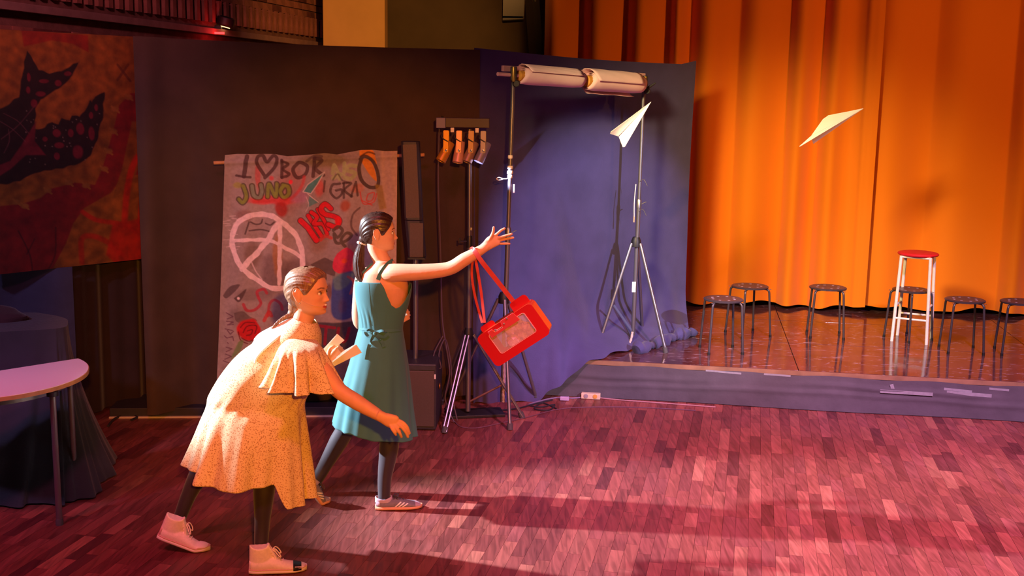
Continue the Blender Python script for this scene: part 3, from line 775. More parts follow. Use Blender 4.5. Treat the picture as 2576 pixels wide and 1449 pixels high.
# ================================================================== stools on the stage
def arc_leg(a, r_in, r_top, r_foot, h, seat_z):
    ca, sa = math.cos(a), math.sin(a)
    pts = [(r_in * ca, r_in * sa, seat_z - 0.012), ((r_top - 0.03) * ca, (r_top - 0.03) * sa, seat_z - 0.012)]
    for k in range(1, 6):
        an = math.pi / 2 * k / 5
        rr = r_top - 0.03 + 0.035 * math.sin(an); pts.append((rr * ca, rr * sa, seat_z - 0.012 - 0.035 * (1 - math.cos(an))))
    pts.append((r_foot * ca, r_foot * sa, 0.012))
    return pts
M_stool = mat('dark_stool_metal', '#4a434a', 0.38, 0.35, 0.1, 20)
def make_stool():
    t = thing('round_stool', (0, 0, 0), local=True)
    hs = 0.440
    # round seat with a ring of slots
    mb = MB(); n = 36
    prof = [(0.0, hs - 0.004), (0.05, hs - 0.004), (0.125, hs - 0.001), (0.150, hs), (0.160, hs - 0.006), (0.158, hs - 0.016), (0.14, hs - 0.012), (0.0, hs - 0.012)]
    mb.lathe([(max(r, 1e-7), z) for r, z in prof], n=n)
    seat = mb.build('seat', M_stool, t)
    for k in range(8):
        an = 2 * math.pi * k / 8 + 0.2
        mb = MB(); R = Matrix.Rotation(an, 3, 'Z')
        mb.lathe([(1e-7, 0.0), (0.011, 0.0), (0.012, 0.0016), (1e-7, 0.002)], R @ Vector((0.095, 0, hs - 0.0035)), 12)
        mb.build('slot', mat_slot, seat)
    for k in range(4):
        an = math.pi / 4 + k * math.pi / 2
        leg = MB().tube(arc_leg(an, 0.05, 0.165, 0.198, hs, hs - 0.008), 0.0095, 10).build('leg', M_stool, t)
        MB().tube([(0.197 * math.cos(an), 0.197 * math.sin(an), 0.022), (0.198 * math.cos(an), 0.198 * math.sin(an), 0.0)], 0.012, 10).build('foot_cap', M_black, leg)
        MB().lathe([(1e-7, 0), (0.008, 0), (0.008, 0.004), (1e-7, 0.006)], (0.178 * math.cos(an), 0.178 * math.sin(an), hs - 0.022), 8).build('rivet', M_bolt, leg)
    return t
mat_slot = mat('pale_slot', '#b8a8c0', 0.5)
stool0 = make_stool()
stool_spots = [((1820, 750), 0.10, 'dark round metal stool nearest the navy backdrop, in front of its row'),
               ((1887, 718), 0.35, 'dark round metal stool set back beside the curtain, second from the backdrop'),
               ((2083, 721), -0.15, 'dark round metal stool standing alone mid stage before the orange curtain'),
               ((2293, 727), 0.5, 'dark round metal stool half hidden behind the white bar stool'),
               ((2428, 752), -0.1, 'dark round metal stool just right of the white bar stool'),
               ((2568, 757), -0.2, 'dark round metal stool cut by the right picture edge')]
for i, (px, rz, lb) in enumerate(stool_spots):
    o = stool0 if i == 0 else copy_tree(stool0)
    q = onz(px[0], px[1], STAGE_Z + 0.44)
    o.location = (q.x, q.y, STAGE_Z); o.rotation_euler = (0, 0, rz)
    tag(o, lb, 'stool', 'dark round stools on the stage')

# white bar stool with red seat
bx, by, bh = 3.474, 9.556, 0.770
bar = thing('bar_stool', (bx, by, STAGE_Z), 'tall white metal bar stool with a round red seat', 'stool', local=True)
bar.rotation_euler = (0, 0, math.radians(-28))
M_red_seat = mat('red_vinyl', '#d8202c', 0.4, 0, 0.1, 15)
MB().lathe([(1e-7, bh), (0.13, bh + 0.002), (0.162, bh - 0.004), (0.170, bh - 0.014), (0.164, bh - 0.024), (1e-7, bh - 0.026)], n=40).build('seat', M_red_seat, bar)
tq, bq = 0.118, 0.142
for sx in (-1, 1):
    for sy in (-1, 1):
        MB().tube([(sx * tq, sy * tq, bh - 0.028), (sx * bq, sy * bq, 0.0)], 0.0135, 8).build('leg', M_white, bar)
def rung(z, ax, s, nm='rung'):
    k = lerp(bq, tq, z / bh)
    a, b = ((-k, s * k, z), (k, s * k, z)) if ax == 'x' else ((s * k, -k, z), (s * k, k, z))
    MB().tube([a, b], 0.009, 8).build(nm, M_white, bar)
for s in (-1, 1):
    rung(0.205, 'x', s); rung(0.31, 'y', s)
    rung(bh - 0.036, 'x', s, 'top_rail'); rung(bh - 0.036, 'y', s, 'top_rail')

# ================================================================== left-hand tables
tz = 0.775
tb = thing('half_round_table', (-2.9, 6.0, 0), 'white half-round table with wooden edge band and steel tube legs', 'table')
tcx, tcy, tr = -2.905, 6.015, 0.545
an0 = math.atan2(-0.703, 0.711)
poly = [(tcx + tr * math.cos(an0 + a), tcy + tr * math.sin(an0 + a)) for a in np.linspace(-math.pi / 2 - 0.03, math.pi / 2 + 0.03, 48)]
MB().prism(poly, (0, 0, tz - 0.014), (1, 0, 0), (0, 1, 0), (0, 0, 1), 0.024).build('table_top', mat('white_laminate', '#efe6ea', 0.35), tb, angle=30)
poly2 = [(tcx + (tr + 0.004) * math.cos(an0 + a), tcy + (tr + 0.004) * math.sin(an0 + a)) for a in np.linspace(-math.pi / 2 - 0.04, math.pi / 2 + 0.04, 48)]
MB().prism(poly2, (0, 0, tz - 0.016), (1, 0, 0), (0, 1, 0), (0, 0, 1), 0.021).build('edge_band', mat('beech_band', '#c08858', 0.5, 0, 0.2, 20), tb, angle=30)
poly3 = [(tcx + (tr - 0.09) * math.cos(an0 + a), tcy + (tr - 0.09) * math.sin(an0 + a)) for a in np.linspace(-math.pi / 2, math.pi / 2, 24)]
MB().prism(poly3, (0, 0, tz - 0.05), (1, 0, 0), (0, 1, 0), (0, 0, 1), 0.045).build('apron', M_metal, tb, angle=30)
for (x, y) in ((-2.429, 5.782), (-2.552, 6.324), (-3.25, 5.60)):
    lg = MB().tube([(x, y, 0.03), (x, y, tz - 0.03)], 0.0165, 14).build('leg', M_metal, tb)
    MB().lathe([(0.020, 0.0), (0.020, 0.02), (0.0175, 0.035)], (x, y, 0.0), 14).build('foot', M_rubber, lg)
    MB().lathe([(0.03, tz - 0.055), (0.03, tz - 0.03)], (x, y, 0.0), 14).build('socket', M_dmetal, lg)

cvt = thing('covered_table', (-3.2, 6.6, 0), 'table hidden under a floor-length black cloth behind the half-round table', 'table')
top_c = [(-4.3, 6.06), (-3.5, 6.32), (-3.02, 6.49), (-2.78, 6.585), (-2.72, 6.625), (-2.70, 6.68), (-2.73, 6.78), (-2.80, 6.92), (-2.98, 7.05), (-3.2, 7.08), (-4.3, 6.9)]
bot_c = [(-4.3, 5.58), (-3.5, 5.80), (-2.95, 5.98), (-2.66, 6.05), (-2.46, 6.10), (-2.41, 6.32), (-2.45, 6.62), (-2.58, 6.95), (-2.92, 7.2), (-3.2, 7.25), (-4.3, 7.0)]
nA, nB = 200, 36
TC = crom(top_c, nA); BC = crom(bot_c, nA)
P = np.zeros((nB, nA, 3))
cen = np.array((-3.4, 6.6))
for i in range(nB):
    t = i / (nB - 1)
    for j in range(nA):
        w = 0.10 * t + 0.90 * t ** 2.0
        q = TC[j] * (1 - w) + BC[j] * w
        s = j / nA
        dv = BC[j] - cen; dv = dv / np.linalg.norm(dv)
        q = q + dv * (0.045 * math.sin(s * 58 + 0.8 * math.sin(s * 21)) + 0.02 * math.sin(s * 131)) * t ** 1.3 * 0.8
        P[i, j] = (q[0], q[1], 0.895 * (1 - t) + 0.012)
M_tcloth = cloth_mat('black_table_cloth', '#34323f', 0.2, 0.8, 0.3, 60)
grid_mesh('cloth_skirt', P, M_tcloth, cvt)
mb = MB(); mb.add([tuple(p) for p in P[0]], [tuple(range(nA))]); mb.build('cloth_top', M_tcloth, cvt, smooth=False)
MB().box((-3.55, 6.66, 0.45), (1.3, 0.35, 0.86), Matrix.Rotation(0.33, 3, 'Z')).build('table_body', M_black, cvt, smooth=False)
# lumpy dark bag lying on it
mb = MB(); rings = []
for i in range(13):
    ph = math.pi * i / 12 / 2
    rings.append([(-3.28 + 0.27 * math.cos(ph) * math.cos(a) * (1 + 0.06 * math.sin(3 * a + i)), 6.84 + 0.12 * math.cos(ph) * math.sin(a), 0.905 + 0.09 * math.sin(ph) ** 0.8 * (1 + 0.1 * math.sin(2 * a))) for a in np.linspace(0, 2 * math.pi, 28, endpoint=False)])
mb.loft(rings)
tag(mb.build('cloth_bag', cloth_mat('dark_red_bag', '#3a2028', 0.2)), 'dark soft bag lying on the cloth-covered table at the left edge', 'bag')

# ================================================================== column loudspeaker with subwoofer
sp = thing('column_loudspeaker', (-0.69, 7.8, 0), 'black column loudspeaker on a pole above its subwoofer box', 'loudspeaker')
M_grille = mat('speaker_grille', '#5a4a4c', 0.55, 0.3, 0.25, 400)
M_spk = mat('speaker_body', '#35323c', 0.5, 0, 0.15, 30, bump=0.1, bscale=300)
sub = MB().box((-0.685, 7.83, 0.245), (0.35, 0.44, 0.475), Matrix.Rotation(-0.03, 3, 'Z')).build('subwoofer', M_spk, sp, smooth=False, bevel=0.012)
MB().box((-0.69, 7.606, 0.235), (0.32, 0.012, 0.40), Matrix.Rotation(-0.03, 3, 'Z')).build('grille', M_grille, sub, smooth=False, bevel=0.003)
MB().box((-0.69, 7.606, 0.456), (0.33, 0.010, 0.03), Matrix.Rotation(-0.03, 3, 'Z')).build('top_lip', M_spk, sub, smooth=False)
MB().box((-0.525, 7.600, 0.395), (0.010, 0.006, 0.032)).build('badge', M_white, sub, smooth=False)
MB().lathe([(1e-7, 0), (0.022, 0), (0.022, 0.008), (1e-7, 0.010)], (-0.508, 7.79, 0.28), 16, Matrix.Rotation(math.pi / 2, 3, 'Y')).build('socket', mat('brass_socket', '#8a5a30', 0.4, 0.5), sub)
for k in range(4):
    MB().lathe([(0.018, 0.0), (0.018, 0.012)], (-0.685 + (0.14 if k % 2 else -0.14), 7.83 + (0.18 if k > 1 else -0.18), 0.0), 10).build('foot', M_rubber, sub)
MB().tube([(-0.675, 7.78, 0.48), (-0.675, 7.78, 1.22)], 0.0175, 12).build('pole', M_metal, sp)
def column(z0, z1, w0, w1, nm, cx0, cx1, tilt):
    mb = MB(); rings = []
    for z, w, c in ((z0, w0, cx0), (z1, w1, cx1)):
        dpt = w * 1.05
        pr = [(-0.5, -0.35), (-0.36, -0.5), (0.36, -0.5), (0.5, -0.35), (0.5, 0.5), (-0.5, 0.5)]
        rings.append([(c + x * w, 7.76 + y * dpt + (z - 1.2) * tilt, z) for x, y in pr])
    return mb.loft(rings).build(nm, M_spk, sp, smooth=False, bevel=0.005)
lo = column(1.205, 1.47, 0.116, 0.120, 'lower_column', -0.662, -0.686, 0.0)
up = column(1.472, 2.01, 0.120, 0.122, 'upper_column', -0.686, -0.712, 0.0)
MB().box((-0.664, 7.697, 1.335), (0.092, 0.006, 0.24)).build('grille', M_grille, lo, smooth=False)
MB().box((-0.70, 7.697, 1.74), (0.092, 0.006, 0.50), Matrix.Rotation(-0.045, 3, 'Y')).build('grille', M_grille, up, smooth=False)
MB().box((-0.662, 7.71, 1.212), (0.118, 0.10, 0.012)).build('base_cap', M_black, lo, smooth=False)

# ================================================================== LED bar on a tripod
def tripod(t, base, apex_z, feet, r_leg, mat_leg, hub_r=0.035, brace=None, twin=False):
    bx_, by_, bz_ = base
    hub = MB().lathe([(hub_r, apex_z - 0.06), (hub_r, apex_z - 0.01), (hub_r * 0.7, apex_z + 0.02)], (bx_, by_, 0), 14).build('hub', M_black, t)
    for (fx, fy, fz) in feet:
        d = Vector((fx - bx_, fy - by_, 0)).normalized(); s = Vector((-d.y, d.x, 0))
        a = Vector((bx_, by_, apex_z - 0.03)) + d * hub_r; b = Vector((fx, fy, fz + 0.012))
        if twin:
            mb = MB()
            for k in (-1, 1): mb.tube([a + s * 0.013 * k, b + s * 0.013 * k], r_leg * 0.62, 8)
            lg = mb.build('leg', mat_leg, t)
        else:
            lg = MB().tube([a, b], r_leg, 10).build('leg', mat_leg, t)
        MB().tube([b + (a - b).normalized() * 0.035, b - Vector((0, 0, 0.012))], r_leg * 1.5, 10).build('foot_cap', M_rubber, lg)
        if brace is not None:
            m_ = a.lerp(b, brace[0]); MB().tube([m_, (bx_, by_, brace[1])], r_leg * 0.7, 8).build('brace', mat_leg, t)
ls = thing('light_stand', (-0.31, 8.01, 0), 'tripod stand carrying a bar with four small stage spotlights', 'light stand')
LX, LY = -0.31, 8.01
MB().tube([(LX, LY, 0.035), (LX, LY, 1.30)], 0.0185, 14).build('lower_tube', M_metal, ls)
MB().tube([(LX, LY, 1.25), (LX - 0.006, LY, 2.09)], 0.0145, 14).build('upper_tube', M_metal, ls)
col = MB().lathe([(0.024, 1.25), (0.024, 1.32), (0.02, 1.335)], (LX, LY, 0), 14).build('collar', M_dmetal, ls)
MB().tube([(LX - 0.02, LY - 0.01, 1.295), (LX - 0.065, LY - 0.02, 1.295)], 0.006, 8).build('clamp_screw', M_dmetal, col)
MB().box((LX - 0.068, LY - 0.02, 1.30), (0.012, 0.014, 0.04)).build('clamp_knob', M_dmetal, col, bevel=0.003)
MB().box((LX + 0.012, LY - 0.012, 1.385), (0.012, 0.012, 0.02)).build('pin', M_bolt, col)
tripod(ls, (LX, LY, 0), 0.64, [(-0.455, 7.561, 0), (0.094, 7.965, 0), (-0.53, 8.30, 0)], 0.014, M_metal, brace=None, twin=True)
for (fx, fy) in ((0.094, 7.965),):
    MB().tube([(LX, LY, 0.10), (lerp(LX, fx, 0.62), lerp(LY, fy, 0.62), 0.245)], 0.008, 8).build('brace', mat('rusty_brace', '#7a5a50', 0.5, 0.3), ls)
MB().box((LX + 0.05, LY + 0.03, 0.012), (0.42, 0.20, 0.02), Matrix.Rotation(0.2, 3, 'Z')).build('ballast_plate', M_black, ls, smooth=False, bevel=0.003)
# the bar
barx0, barx1, bz = -0.545, -0.178, 2.135
br = MB().box((lerp(barx0, barx1, 0.56), LY - 0.02, bz), (barx1 - barx0 - 0.04, 0.07, 0.068)).build('bar', mat('bar_housing', '#3a2c34', 0.5), ls, smooth=False, bevel=0.004)
MB().box((barx0 + 0.03, LY - 0.045, bz - 0.002), (0.066, 0.09, 0.072)).build('end_box', mat('violet_grey_plastic', '#6c6690', 0.45), br, smooth=False, bevel=0.004)
MB().tube([(barx0 + 0.04, LY - 0.045, bz + 0.03), (barx0 + 0.04, LY - 0.045, bz + 0.045)], 0.008, 8).build('socket', M_black, br)
for x in (-0.435, -0.262): MB().box((x, LY - 0.06, 2.085), (0.026, 0.02, 0.032)).build('power_plug', M_white, br, smooth=False, bevel=0.003)
M_can = [mat('amber_lit_can', '#c88e30', 0.4, 0.35), mat('pink_lit_can', '#dca898', 0.4, 0.3), mat('dim_amber_can', '#a08070', 0.4, 0.3), mat('blue_lit_can', '#8a80a0', 0.4, 0.3)]  # coloured light falling on the cans is put into their base colours
for k, (x, tlt, yaw) in enumerate(((-0.475, 28, 0.1), (-0.385, 8, 0.0), (-0.30, 22, -0.1), (-0.215, 24, -0.4))):
    sp_ = MB()
    c = Vector((x, LY - 0.05, 1.945))
    R = Matrix.Rotation(math.radians(tlt), 3, 'Y') @ Matrix.Rotation(math.radians(-14), 3, 'X')
    can = sp_.lathe([(0.030, 0.075), (0.033, 0.07), (0.034, 0.02), (0.036, -0.02), (0.037, -0.075), (0.0335, -0.076), (0.032, -0.03), (1e-7, -0.03)], c + R @ Vector((0, 0, -0.015)), 20, R).build('spotlight', M_can[k], ls)
    MB().lathe([(1e-7, 0.0), (0.031, 0.0), (0.030, 0.004), (1e-7, 0.006)], c + R @ Vector((0, 0, -0.072)), 16, R).build('lens', mat('lens_glass', '#30304a', 0.1, 0, spec=0.8) if k < 3 else mat('lit_lens', '#d8dcff', 0.3, emit=(0.55, 0.6, 1.0), estr=14), can)
    yk = MB()
    yk.box(c + Vector((-0.004, -0.042, 0.06)), (0.034, 0.004, 0.15)); yk.box(c + Vector((0.0, 0.042, 0.06)), (0.030, 0.004, 0.15)); yk.box(c + Vector((-0.002, 0, 0.135)), (0.032, 0.088, 0.004))
    y = yk.build('yoke', M_can[k], can, smooth=False)
    MB().lathe([(1e-7, 0), (0.010, 0), (0.009, 0.008), (1e-7, 0.010)], c + Vector((0, -0.044, 0.0)), 10, Matrix.Rotation(math.pi / 2, 3, 'X')).build('knob', M_bolt, can)
    MB().tube(crom([c + Vector((-0.02, -0.03, 0.13)), c + Vector((-0.03, -0.05, 0.09)), c + Vector((0.01, -0.045, 0.06))], 10), 0.004, 6).build('lead', M_cord, can)
spot('spot_led_can', (-0.19, LY - 0.08, 1.86), (-0.03, 8.035, 1.75), 120, (0.62, 0.66, 1.0), 30, 0.6, 0.02)
# cable hanging from the bar down to the speaker
tag(MB().tube(crom([(-0.53, 8.0, 2.11), (-0.535, 7.99, 1.7), (-0.515, 7.98, 1.2), (-0.50, 7.96, 0.75), (-0.47, 7.93, 0.55), (-0.44, 7.90, 0.35), (-0.47, 7.9, 0.15), (-0.40, 7.8, 0.01)], 50), 0.0052, 8).build('hanging_cable', mat('violet_cable', '#5a4a5c', 0.6)), 'dark cable hanging from the spotlight bar past the loudspeaker', 'cable')
tag(MB().tube(crom([(-0.49, 7.9, 0.62), (-0.55, 7.86, 0.50), (-0.545, 7.84, 0.42), (-0.50, 7.84, 0.40), (-0.515, 7.85, 0.5), (-0.47, 7.88, 0.60), (-0.43, 7.9, 0.4), (-0.425, 7.9, 0.2), (-0.38, 7.85, 0.01)], 50), 0.0048, 8).build('hanging_cable', mat('violet_cable2', '#544658', 0.6)), 'cable looped over the subwoofer corner', 'cable')

# ================================================================== two tripod stands with a cross rail and rolled paper
def rack_stand(name, base, base_z, top, apex, feet, label, tilt=(0, 0)):
    t = thing(name, (base[0], base[1], base_z), label, 'stand', 'tripod stands of the cross rail')
    bx_, by_ = base; tx, ty = base[0] + tilt[0], base[1] + tilt[1]
    P0 = Vector((bx_, by_, base_z + 0.10)); P1 = Vector((tx, ty, top))
    MB().tube([P0, P0.lerp(P1, 0.52)], 0.0175, 14).build('lower_tube', M_metal, t)
    MB().tube([P0.lerp(P1, 0.48), P1], 0.0145, 14).build('upper_tube', M_metal, t)
    c = P0.lerp(P1, 0.52); MB().lathe([(0.0225, -0.04), (0.0225, 0.02), (0.018, 0.03)], c, 12).build('collar', M_metal, t)
    MB().tube([c + Vector((0.02, 0, -0.01)), c + Vector((0.06, -0.01, 0.01))], 0.004, 6).build('locking_wire', M_bolt, t)
    tripod(t, (bx_, by_, 0), apex, feet, 0.0135, M_metal, hub_r=0.04)
    return t, P0, P1
LB = (-0.058, 8.05)
st1, a0, a1 = rack_stand('tripod_stand', LB, 0.0, 2.53, 0.90, [(0.002, 7.662, 0), (0.205, 8.45, 0), (-0.47, 8.16, 0)], 'tripod stand behind the red bag holding the rail', (0.045, 0))
RB = (1.005, 9.10)
st2, b0, b1 = rack_stand('tripod_stand', RB, STAGE_Z, 2.50, 1.19, [(0.706, 8.973, STAGE_Z), (1.254, 8.897, STAGE_Z), (1.122, 9.383, STAGE_Z)], 'tripod stand on the stage corner holding the rail', (0.02, 0))
m_ = Vector((0.706, 8.973, STAGE_Z)).lerp(Vector((RB[0], RB[1], 1.16)), 0.42)
MB().tube([m_, (RB[0], RB[1], STAGE_Z + 0.12)], 0.011, 8, flat=0.5).build('brace', mat('blue_grey_brace', '#5c6488', 0.5, 0.3), st2)
MB().box((RB[0] - 0.008, RB[1] - 0.02, 0.80), (0.030, 0.004, 0.085)).build('paper_label', M_paper, st2, smooth=False)
# white cable-tie and tape where the LED beam hits the left tube
q = a0.lerp(a1, 0.695)
for dz, r in ((0.0, 0.022), (0.035, 0.020), (-0.03, 0.019), (0.11, 0.018)):
    MB().lathe([(r * 0.85, -0.012), (r, -0.008), (r, 0.008), (r * 0.85, 0.012)], q + Vector((0, 0, dz)), 12).build('tape_wrap', M_white, st1)
lp = [q + Vector((-0.02, -0.01, -0.045)), q + Vector((-0.05, -0.02, -0.045)), q + Vector((-0.08, -0.02, -0.036)), q + Vector((-0.095, -0.02, -0.046)), q + Vector((-0.08, -0.02, -0.056)), q + Vector((-0.05, -0.02, -0.048))]
MB().tube(crom(lp, 24), 0.0032, 6).build('cord_loop', M_white, st1)
MB().box(q + Vector((0.028, -0.01, -0.115)), (0.012, 0.004, 0.06)).build('paper_tag', mat('pink_tag', '#d89a90', 0.7), st1, smooth=False)
def rope(name, pts, r, label):
    tag(MB().tube(crom(pts, 30), lambda t: r * (1 + 0.18 * math.sin(t * 60)), 8).build(name, mat(name + '_fibre', '#c8b4b0', 0.8)), label, 'rope')
rope('rope', [(-0.045, 8.04, 0.42), (-0.045, 8.03, 0.3), (-0.05, 8.03, 0.18), (-0.048, 8.03, 0.1)], 0.010, 'pale rope hanging straight down from the tripod behind the red bag')
rope('rope', [(1.0, 9.09, STAGE_Z + 0.13), (0.985, 9.07, STAGE_Z + 0.06), (0.95, 9.05, STAGE_Z + 0.012), (0.90, 9.03, STAGE_Z + 0.012), (0.86, 9.04, STAGE_Z + 0.012)], 0.010, 'pale rope end lying on the stage under the tripod')
for z, dx in ((1.66, 0.03), (1.42, 0.03)):
    tag(MB().tube(crom([(1.015, 9.08, z), (1.015 + dx, 9.06, z + 0.02), (1.03 + dx * 1.5, 9.05, z - 0.03)], 10), 0.0025, 6).build('wire_tie', M_bolt, st2))
MB().tube(crom([(0.985, 9.08, 1.64), (0.975, 9.06, 1.5), (0.978, 9.06, 1.38)], 12), 0.004, 6).build('loose_cord', M_white, st2)
MB().box((0.977, 9.06, 1.36), (0.010, 0.006, 0.05)).build('cord_tag', mat('tan_tag', '#c8a080', 0.7), st2, smooth=False)

M_rail = mat('rail_white_wood', '#dcaeb4', 0.5, 0, 0.08, 20)
r0 = ony(1264, 172, 8.00); r1 = ony(1621, 191, 9.16)
d_ = (r1 - r0).normalized(); R_ = Matrix((d_, d_.cross(Vector((0, 0, 1))).normalized() * -1, d_.cross(Vector((0, 0, 1))).normalized().cross(d_))).transposed()
rail = thing('cross_rail', (0.45, 8.55, 2.45), 'pale wooden rail clamped across the two tripod stands', 'rail')
MB().box((r0 + r1) / 2, ((r1 - r0).length, 0.025, 0.040), R_).build('beam', M_rail, rail, smooth=False, bevel=0.003)
for P_, nm in ((a1, 0), (b1, 1)):
    c = MB().box(P_ + Vector((0, -0.03, -0.05)), (0.045, 0.06, 0.10)).build('clamp', M_black, rail, smooth=False, bevel=0.006)
    MB().lathe([(0.010, -0.05), (0.013, -0.04), (0.013, 0.04), (0.010, 0.05)], P_ + Vector((0.0, -0.065, -0.055)), 10).build('brass_screw', mat('brass_screw', '#b89a50', 0.35, 0.7), c)
    if nm: MB().tube([P_ + Vector((0.02, -0.05, -0.10)), P_ + Vector((0.085, -0.06, -0.055))], [0.012, 0.006], 8).build('clamp_handle', M_black, c)
    MB().lathe([(0.02, -0.012), (0.026, 0), (0.02, 0.012)], P_ + Vector((0.02, -0.05, -0.12)), 12, Matrix.Rotation(math.pi / 2, 3, 'X')).build('clamp_knob', M_black, c)
p0 = ony(1252, 186, 7.92); p1 = ony(1616, 215, 9.02)
pr_ = thing('paper_roll_pole', (0.45, 8.48, 2.35), 'pole with two loosely rolled white paper sheets under the rail', 'paper rolls')
MB().tube([p0, p1], 0.0135, 12).build('pole', M_rail, pr_)
dpo = (p1 - p0).normalized(); w_ = dpo.cross(Vector((0, 0, 1))).normalized(); up_ = w_.cross(dpo).normalized()
M_roll = mat('roll_paper', '#f8d0d6', 0.65, 0, 0.04, 10)
def scroll(x0, x1, r, nm, drop):
    s0 = (x0 - 1252) / (1616 - 1252); s1 = (x1 - 1252) / (1616 - 1252)
    A = p0.lerp(p1, s0); B = p0.lerp(p1, s1)
    n, m = 90, 18
    P = np.zeros((m, n, 3))
    for i in range(m):
        t = i / (m - 1)
        c = A.lerp(B, t)
        for j in range(n):
            th = j / (n - 1) * 2 * math.pi * 2.4
            rr = r * (0.62 + 0.38 * j / (n - 1)) * (1 + 0.03 * math.sin(th * 3 + t * 4))
            bulge = (1 - 0.12 * math.exp(-((t) / 0.08) ** 2) - 0.12 * math.exp(-((1 - t) / 0.08) ** 2))
            q = c + (w_ * math.cos(th) + up_ * math.sin(th)) * rr * bulge + up_ * drop + dpo * 0.02 * math.sin(th)
            P[i, j] = q
    o = grid_mesh(nm, P, M_roll, pr_)
    o.modifiers.new('solid', 'SOLIDIFY').thickness = 0.0015
    MB().lathe([(r * 0.30, -0.05), (r * 0.56, -0.042), (r * 0.60, 0.0), (r * 0.5, 0.05), (r * 0.2, 0.06)], A + up_ * drop + dpo * 0.02, 16, Matrix((w_, up_, dpo)).transposed()).build('cardboard_core', mat('ochre_card', '#d89a3c', 0.6, 0, 0.2, 20), o)
def loose_sheet(x0, x1, r, t0, t1, lift):
    """outer turn of paper that has sprung open around a roll"""
    A = p0.lerp(p1, (x0 - 1252) / 364); B = p0.lerp(p1, (x1 - 1252) / 364)
    P = np.zeros((14, 40, 3))
    for i in range(14):
        c = A.lerp(B, i / 13)
        for j in range(40):
            th = math.radians(lerp(t0, t1, j / 39)); rr = r * (1 + 0.10 * j / 39 + 0.02 * math.sin(j * .9 + i))
            P[i, j] = c + (w_ * math.cos(th) + up_ * math.sin(th)) * rr + up_ * lift - dpo * 0.05 * max(0, math.sin(th)) * (1 - i / 13)
    o = grid_mesh('loose_sheet', P, M_roll, pr_); o.modifiers.new('solid', 'SOLIDIFY').thickness = 0.002
loose_sheet(1318, 1440, 0.072, 20, 150, 0.006); loose_sheet(1474, 1598, 0.086, 0, 262, 0.004)
scroll(1304, 1450, 0.064, 'paper_roll', 0.0)
scroll(1468, 1612, 0.074, 'paper_roll', 0.0)

# ================================================================== wall lamp, hanging loudspeaker, power strip, cables
wl = ony(562, 62, 11.0); lu, lv = to_room(wl)
wp = room(wf + 0.06, lv * 0 + to_room(ony(562, 62, 10.95))[1], 2.9)
def on_wall(x, y):
    """point on the brick wall's face seen at a photo pixel"""
    d = ray(x, y); dn = d.x * RU.x + d.y * RU.y
    return CAM + d * ((wf + 0.06) / dn)
q = on_wall(562, 62)
lamp = thing('wall_lamp', q, 'small black wall spotlight glowing red above the backdrop', 'lamp')
MB().lathe([(0.05, 0.06), (0.085, 0.045), (0.09, -0.02), (0.075, -0.035), (1e-7, -0.035)], q + Vector((0.02, 0, 0.02)), 20, Matrix.Rotation(0.25, 3, 'Y')).build('housing', M_black, lamp)
MB().lathe([(1e-7, 0), (0.045, 0), (0.045, 0.006), (1e-7, 0.008)], q + Vector((0.022, -0.02, -0.028)), 16, Matrix.Rotation(0.25, 3, 'Y')).build('lens', mat('warm_lens', '#ffd890', 0.4, emit=(1.0, 0.62, 0.25), estr=3), lamp)
MB().box(q + Vector((-0.12, -0.03, -0.03)), (0.22, 0.05, 0.03)).build('bracket', M_black, lamp, smooth=False)
q2 = on_wall(540, 83)
MB().box(q2 + Vector((0.02, 0, 0.0)), (0.14, 0.03, 0.018)).build('red_strip', mat('red_led', '#ff1808', 0.5, emit=(1.0, 0.02, 0.02), estr=6), lamp, smooth=False)
lt = bpy.data.lights.new('red_lamp_glow', 'POINT'); lt.energy = 1.6; lt.color = (1, 0.03, 0.03); lt.shadow_soft_size = 0.02
lo_ = bpy.data.objects.new('red_lamp_glow', lt); COL.objects.link(lo_); lo_.location = q2 + RU * 0.12

hs_ = ony(1296, 20, 10.6)
hang = thing('hanging_loudspeaker', (hs_.x, hs_.y, 3.0), 'black loudspeaker box hung high beside the orange curtain', 'loudspeaker')
hp = [ony(1266, -60, 10.6), ony(1326, -60, 10.6), ony(1318, 53, 10.6), ony(1262, 56, 10.6)]
rings = [[p + Vector((0, dy, 0)) for p in hp] for dy in (-0.12, 0.14)]
MB().loft(rings).build('cabinet', M_black, hang, smooth=False, bevel=0.012)
MB().box(ony(1292, -2, 10.45), (0.19, 0.01, 0.30)).build('grille', M_black, hang, smooth=False)
MB().tube([ony(1330, -70, 10.7), ony(1345, 4, 10.75)], 0.02, 8).build('bracket', M_black, hang)
pa, pb = ony(1338, -10, 11.6), ony(1352, 180, 11.6)
tag(MB().tube([pa, pb], 0.072, 4).build('support_post', mat('post_black', '#221a14', 0.7, 0, 0.1, 10), smooth=False), 'dark square post between hanging loudspeaker and orange curtain', 'post')

ps = onz(1486, 1003)
pst = thing('power_strip', ps, 'small beige power strip on the floor by the stage skirt', 'power strip')
MB().box(ps + Vector((0, 0, 0.024)), (0.15, 0.05, 0.045), R_st).build('housing', mat('beige_plastic', '#c8b49a', 0.5), pst, smooth=False, bevel=0.005)
for k in (-1, 1): MB().lathe([(1e-7, 0), (0.017, 0), (0.017, 0.003), (1e-7, 0.004)], ps + R_st @ Vector((0.036 * k, -0.026, 0.026)), 14, R_st @ Matrix.Rotation(math.pi / 2, 3, 'X')).build('outlet', mat('outlet_%d' % (k + 1), '#c89040' if k > 0 else '#8a8088', 0.5), pst)
tag(MB().box(onz(1420, 1008) + Vector((0, 0, 0.018)), (0.07, 0.035, 0.03), R_st).build('power_plug', mat('violet_plug', '#a890b8', 0.5), smooth=False, bevel=0.005), 'pale plug lying on the floor beside the power strip', 'plug')
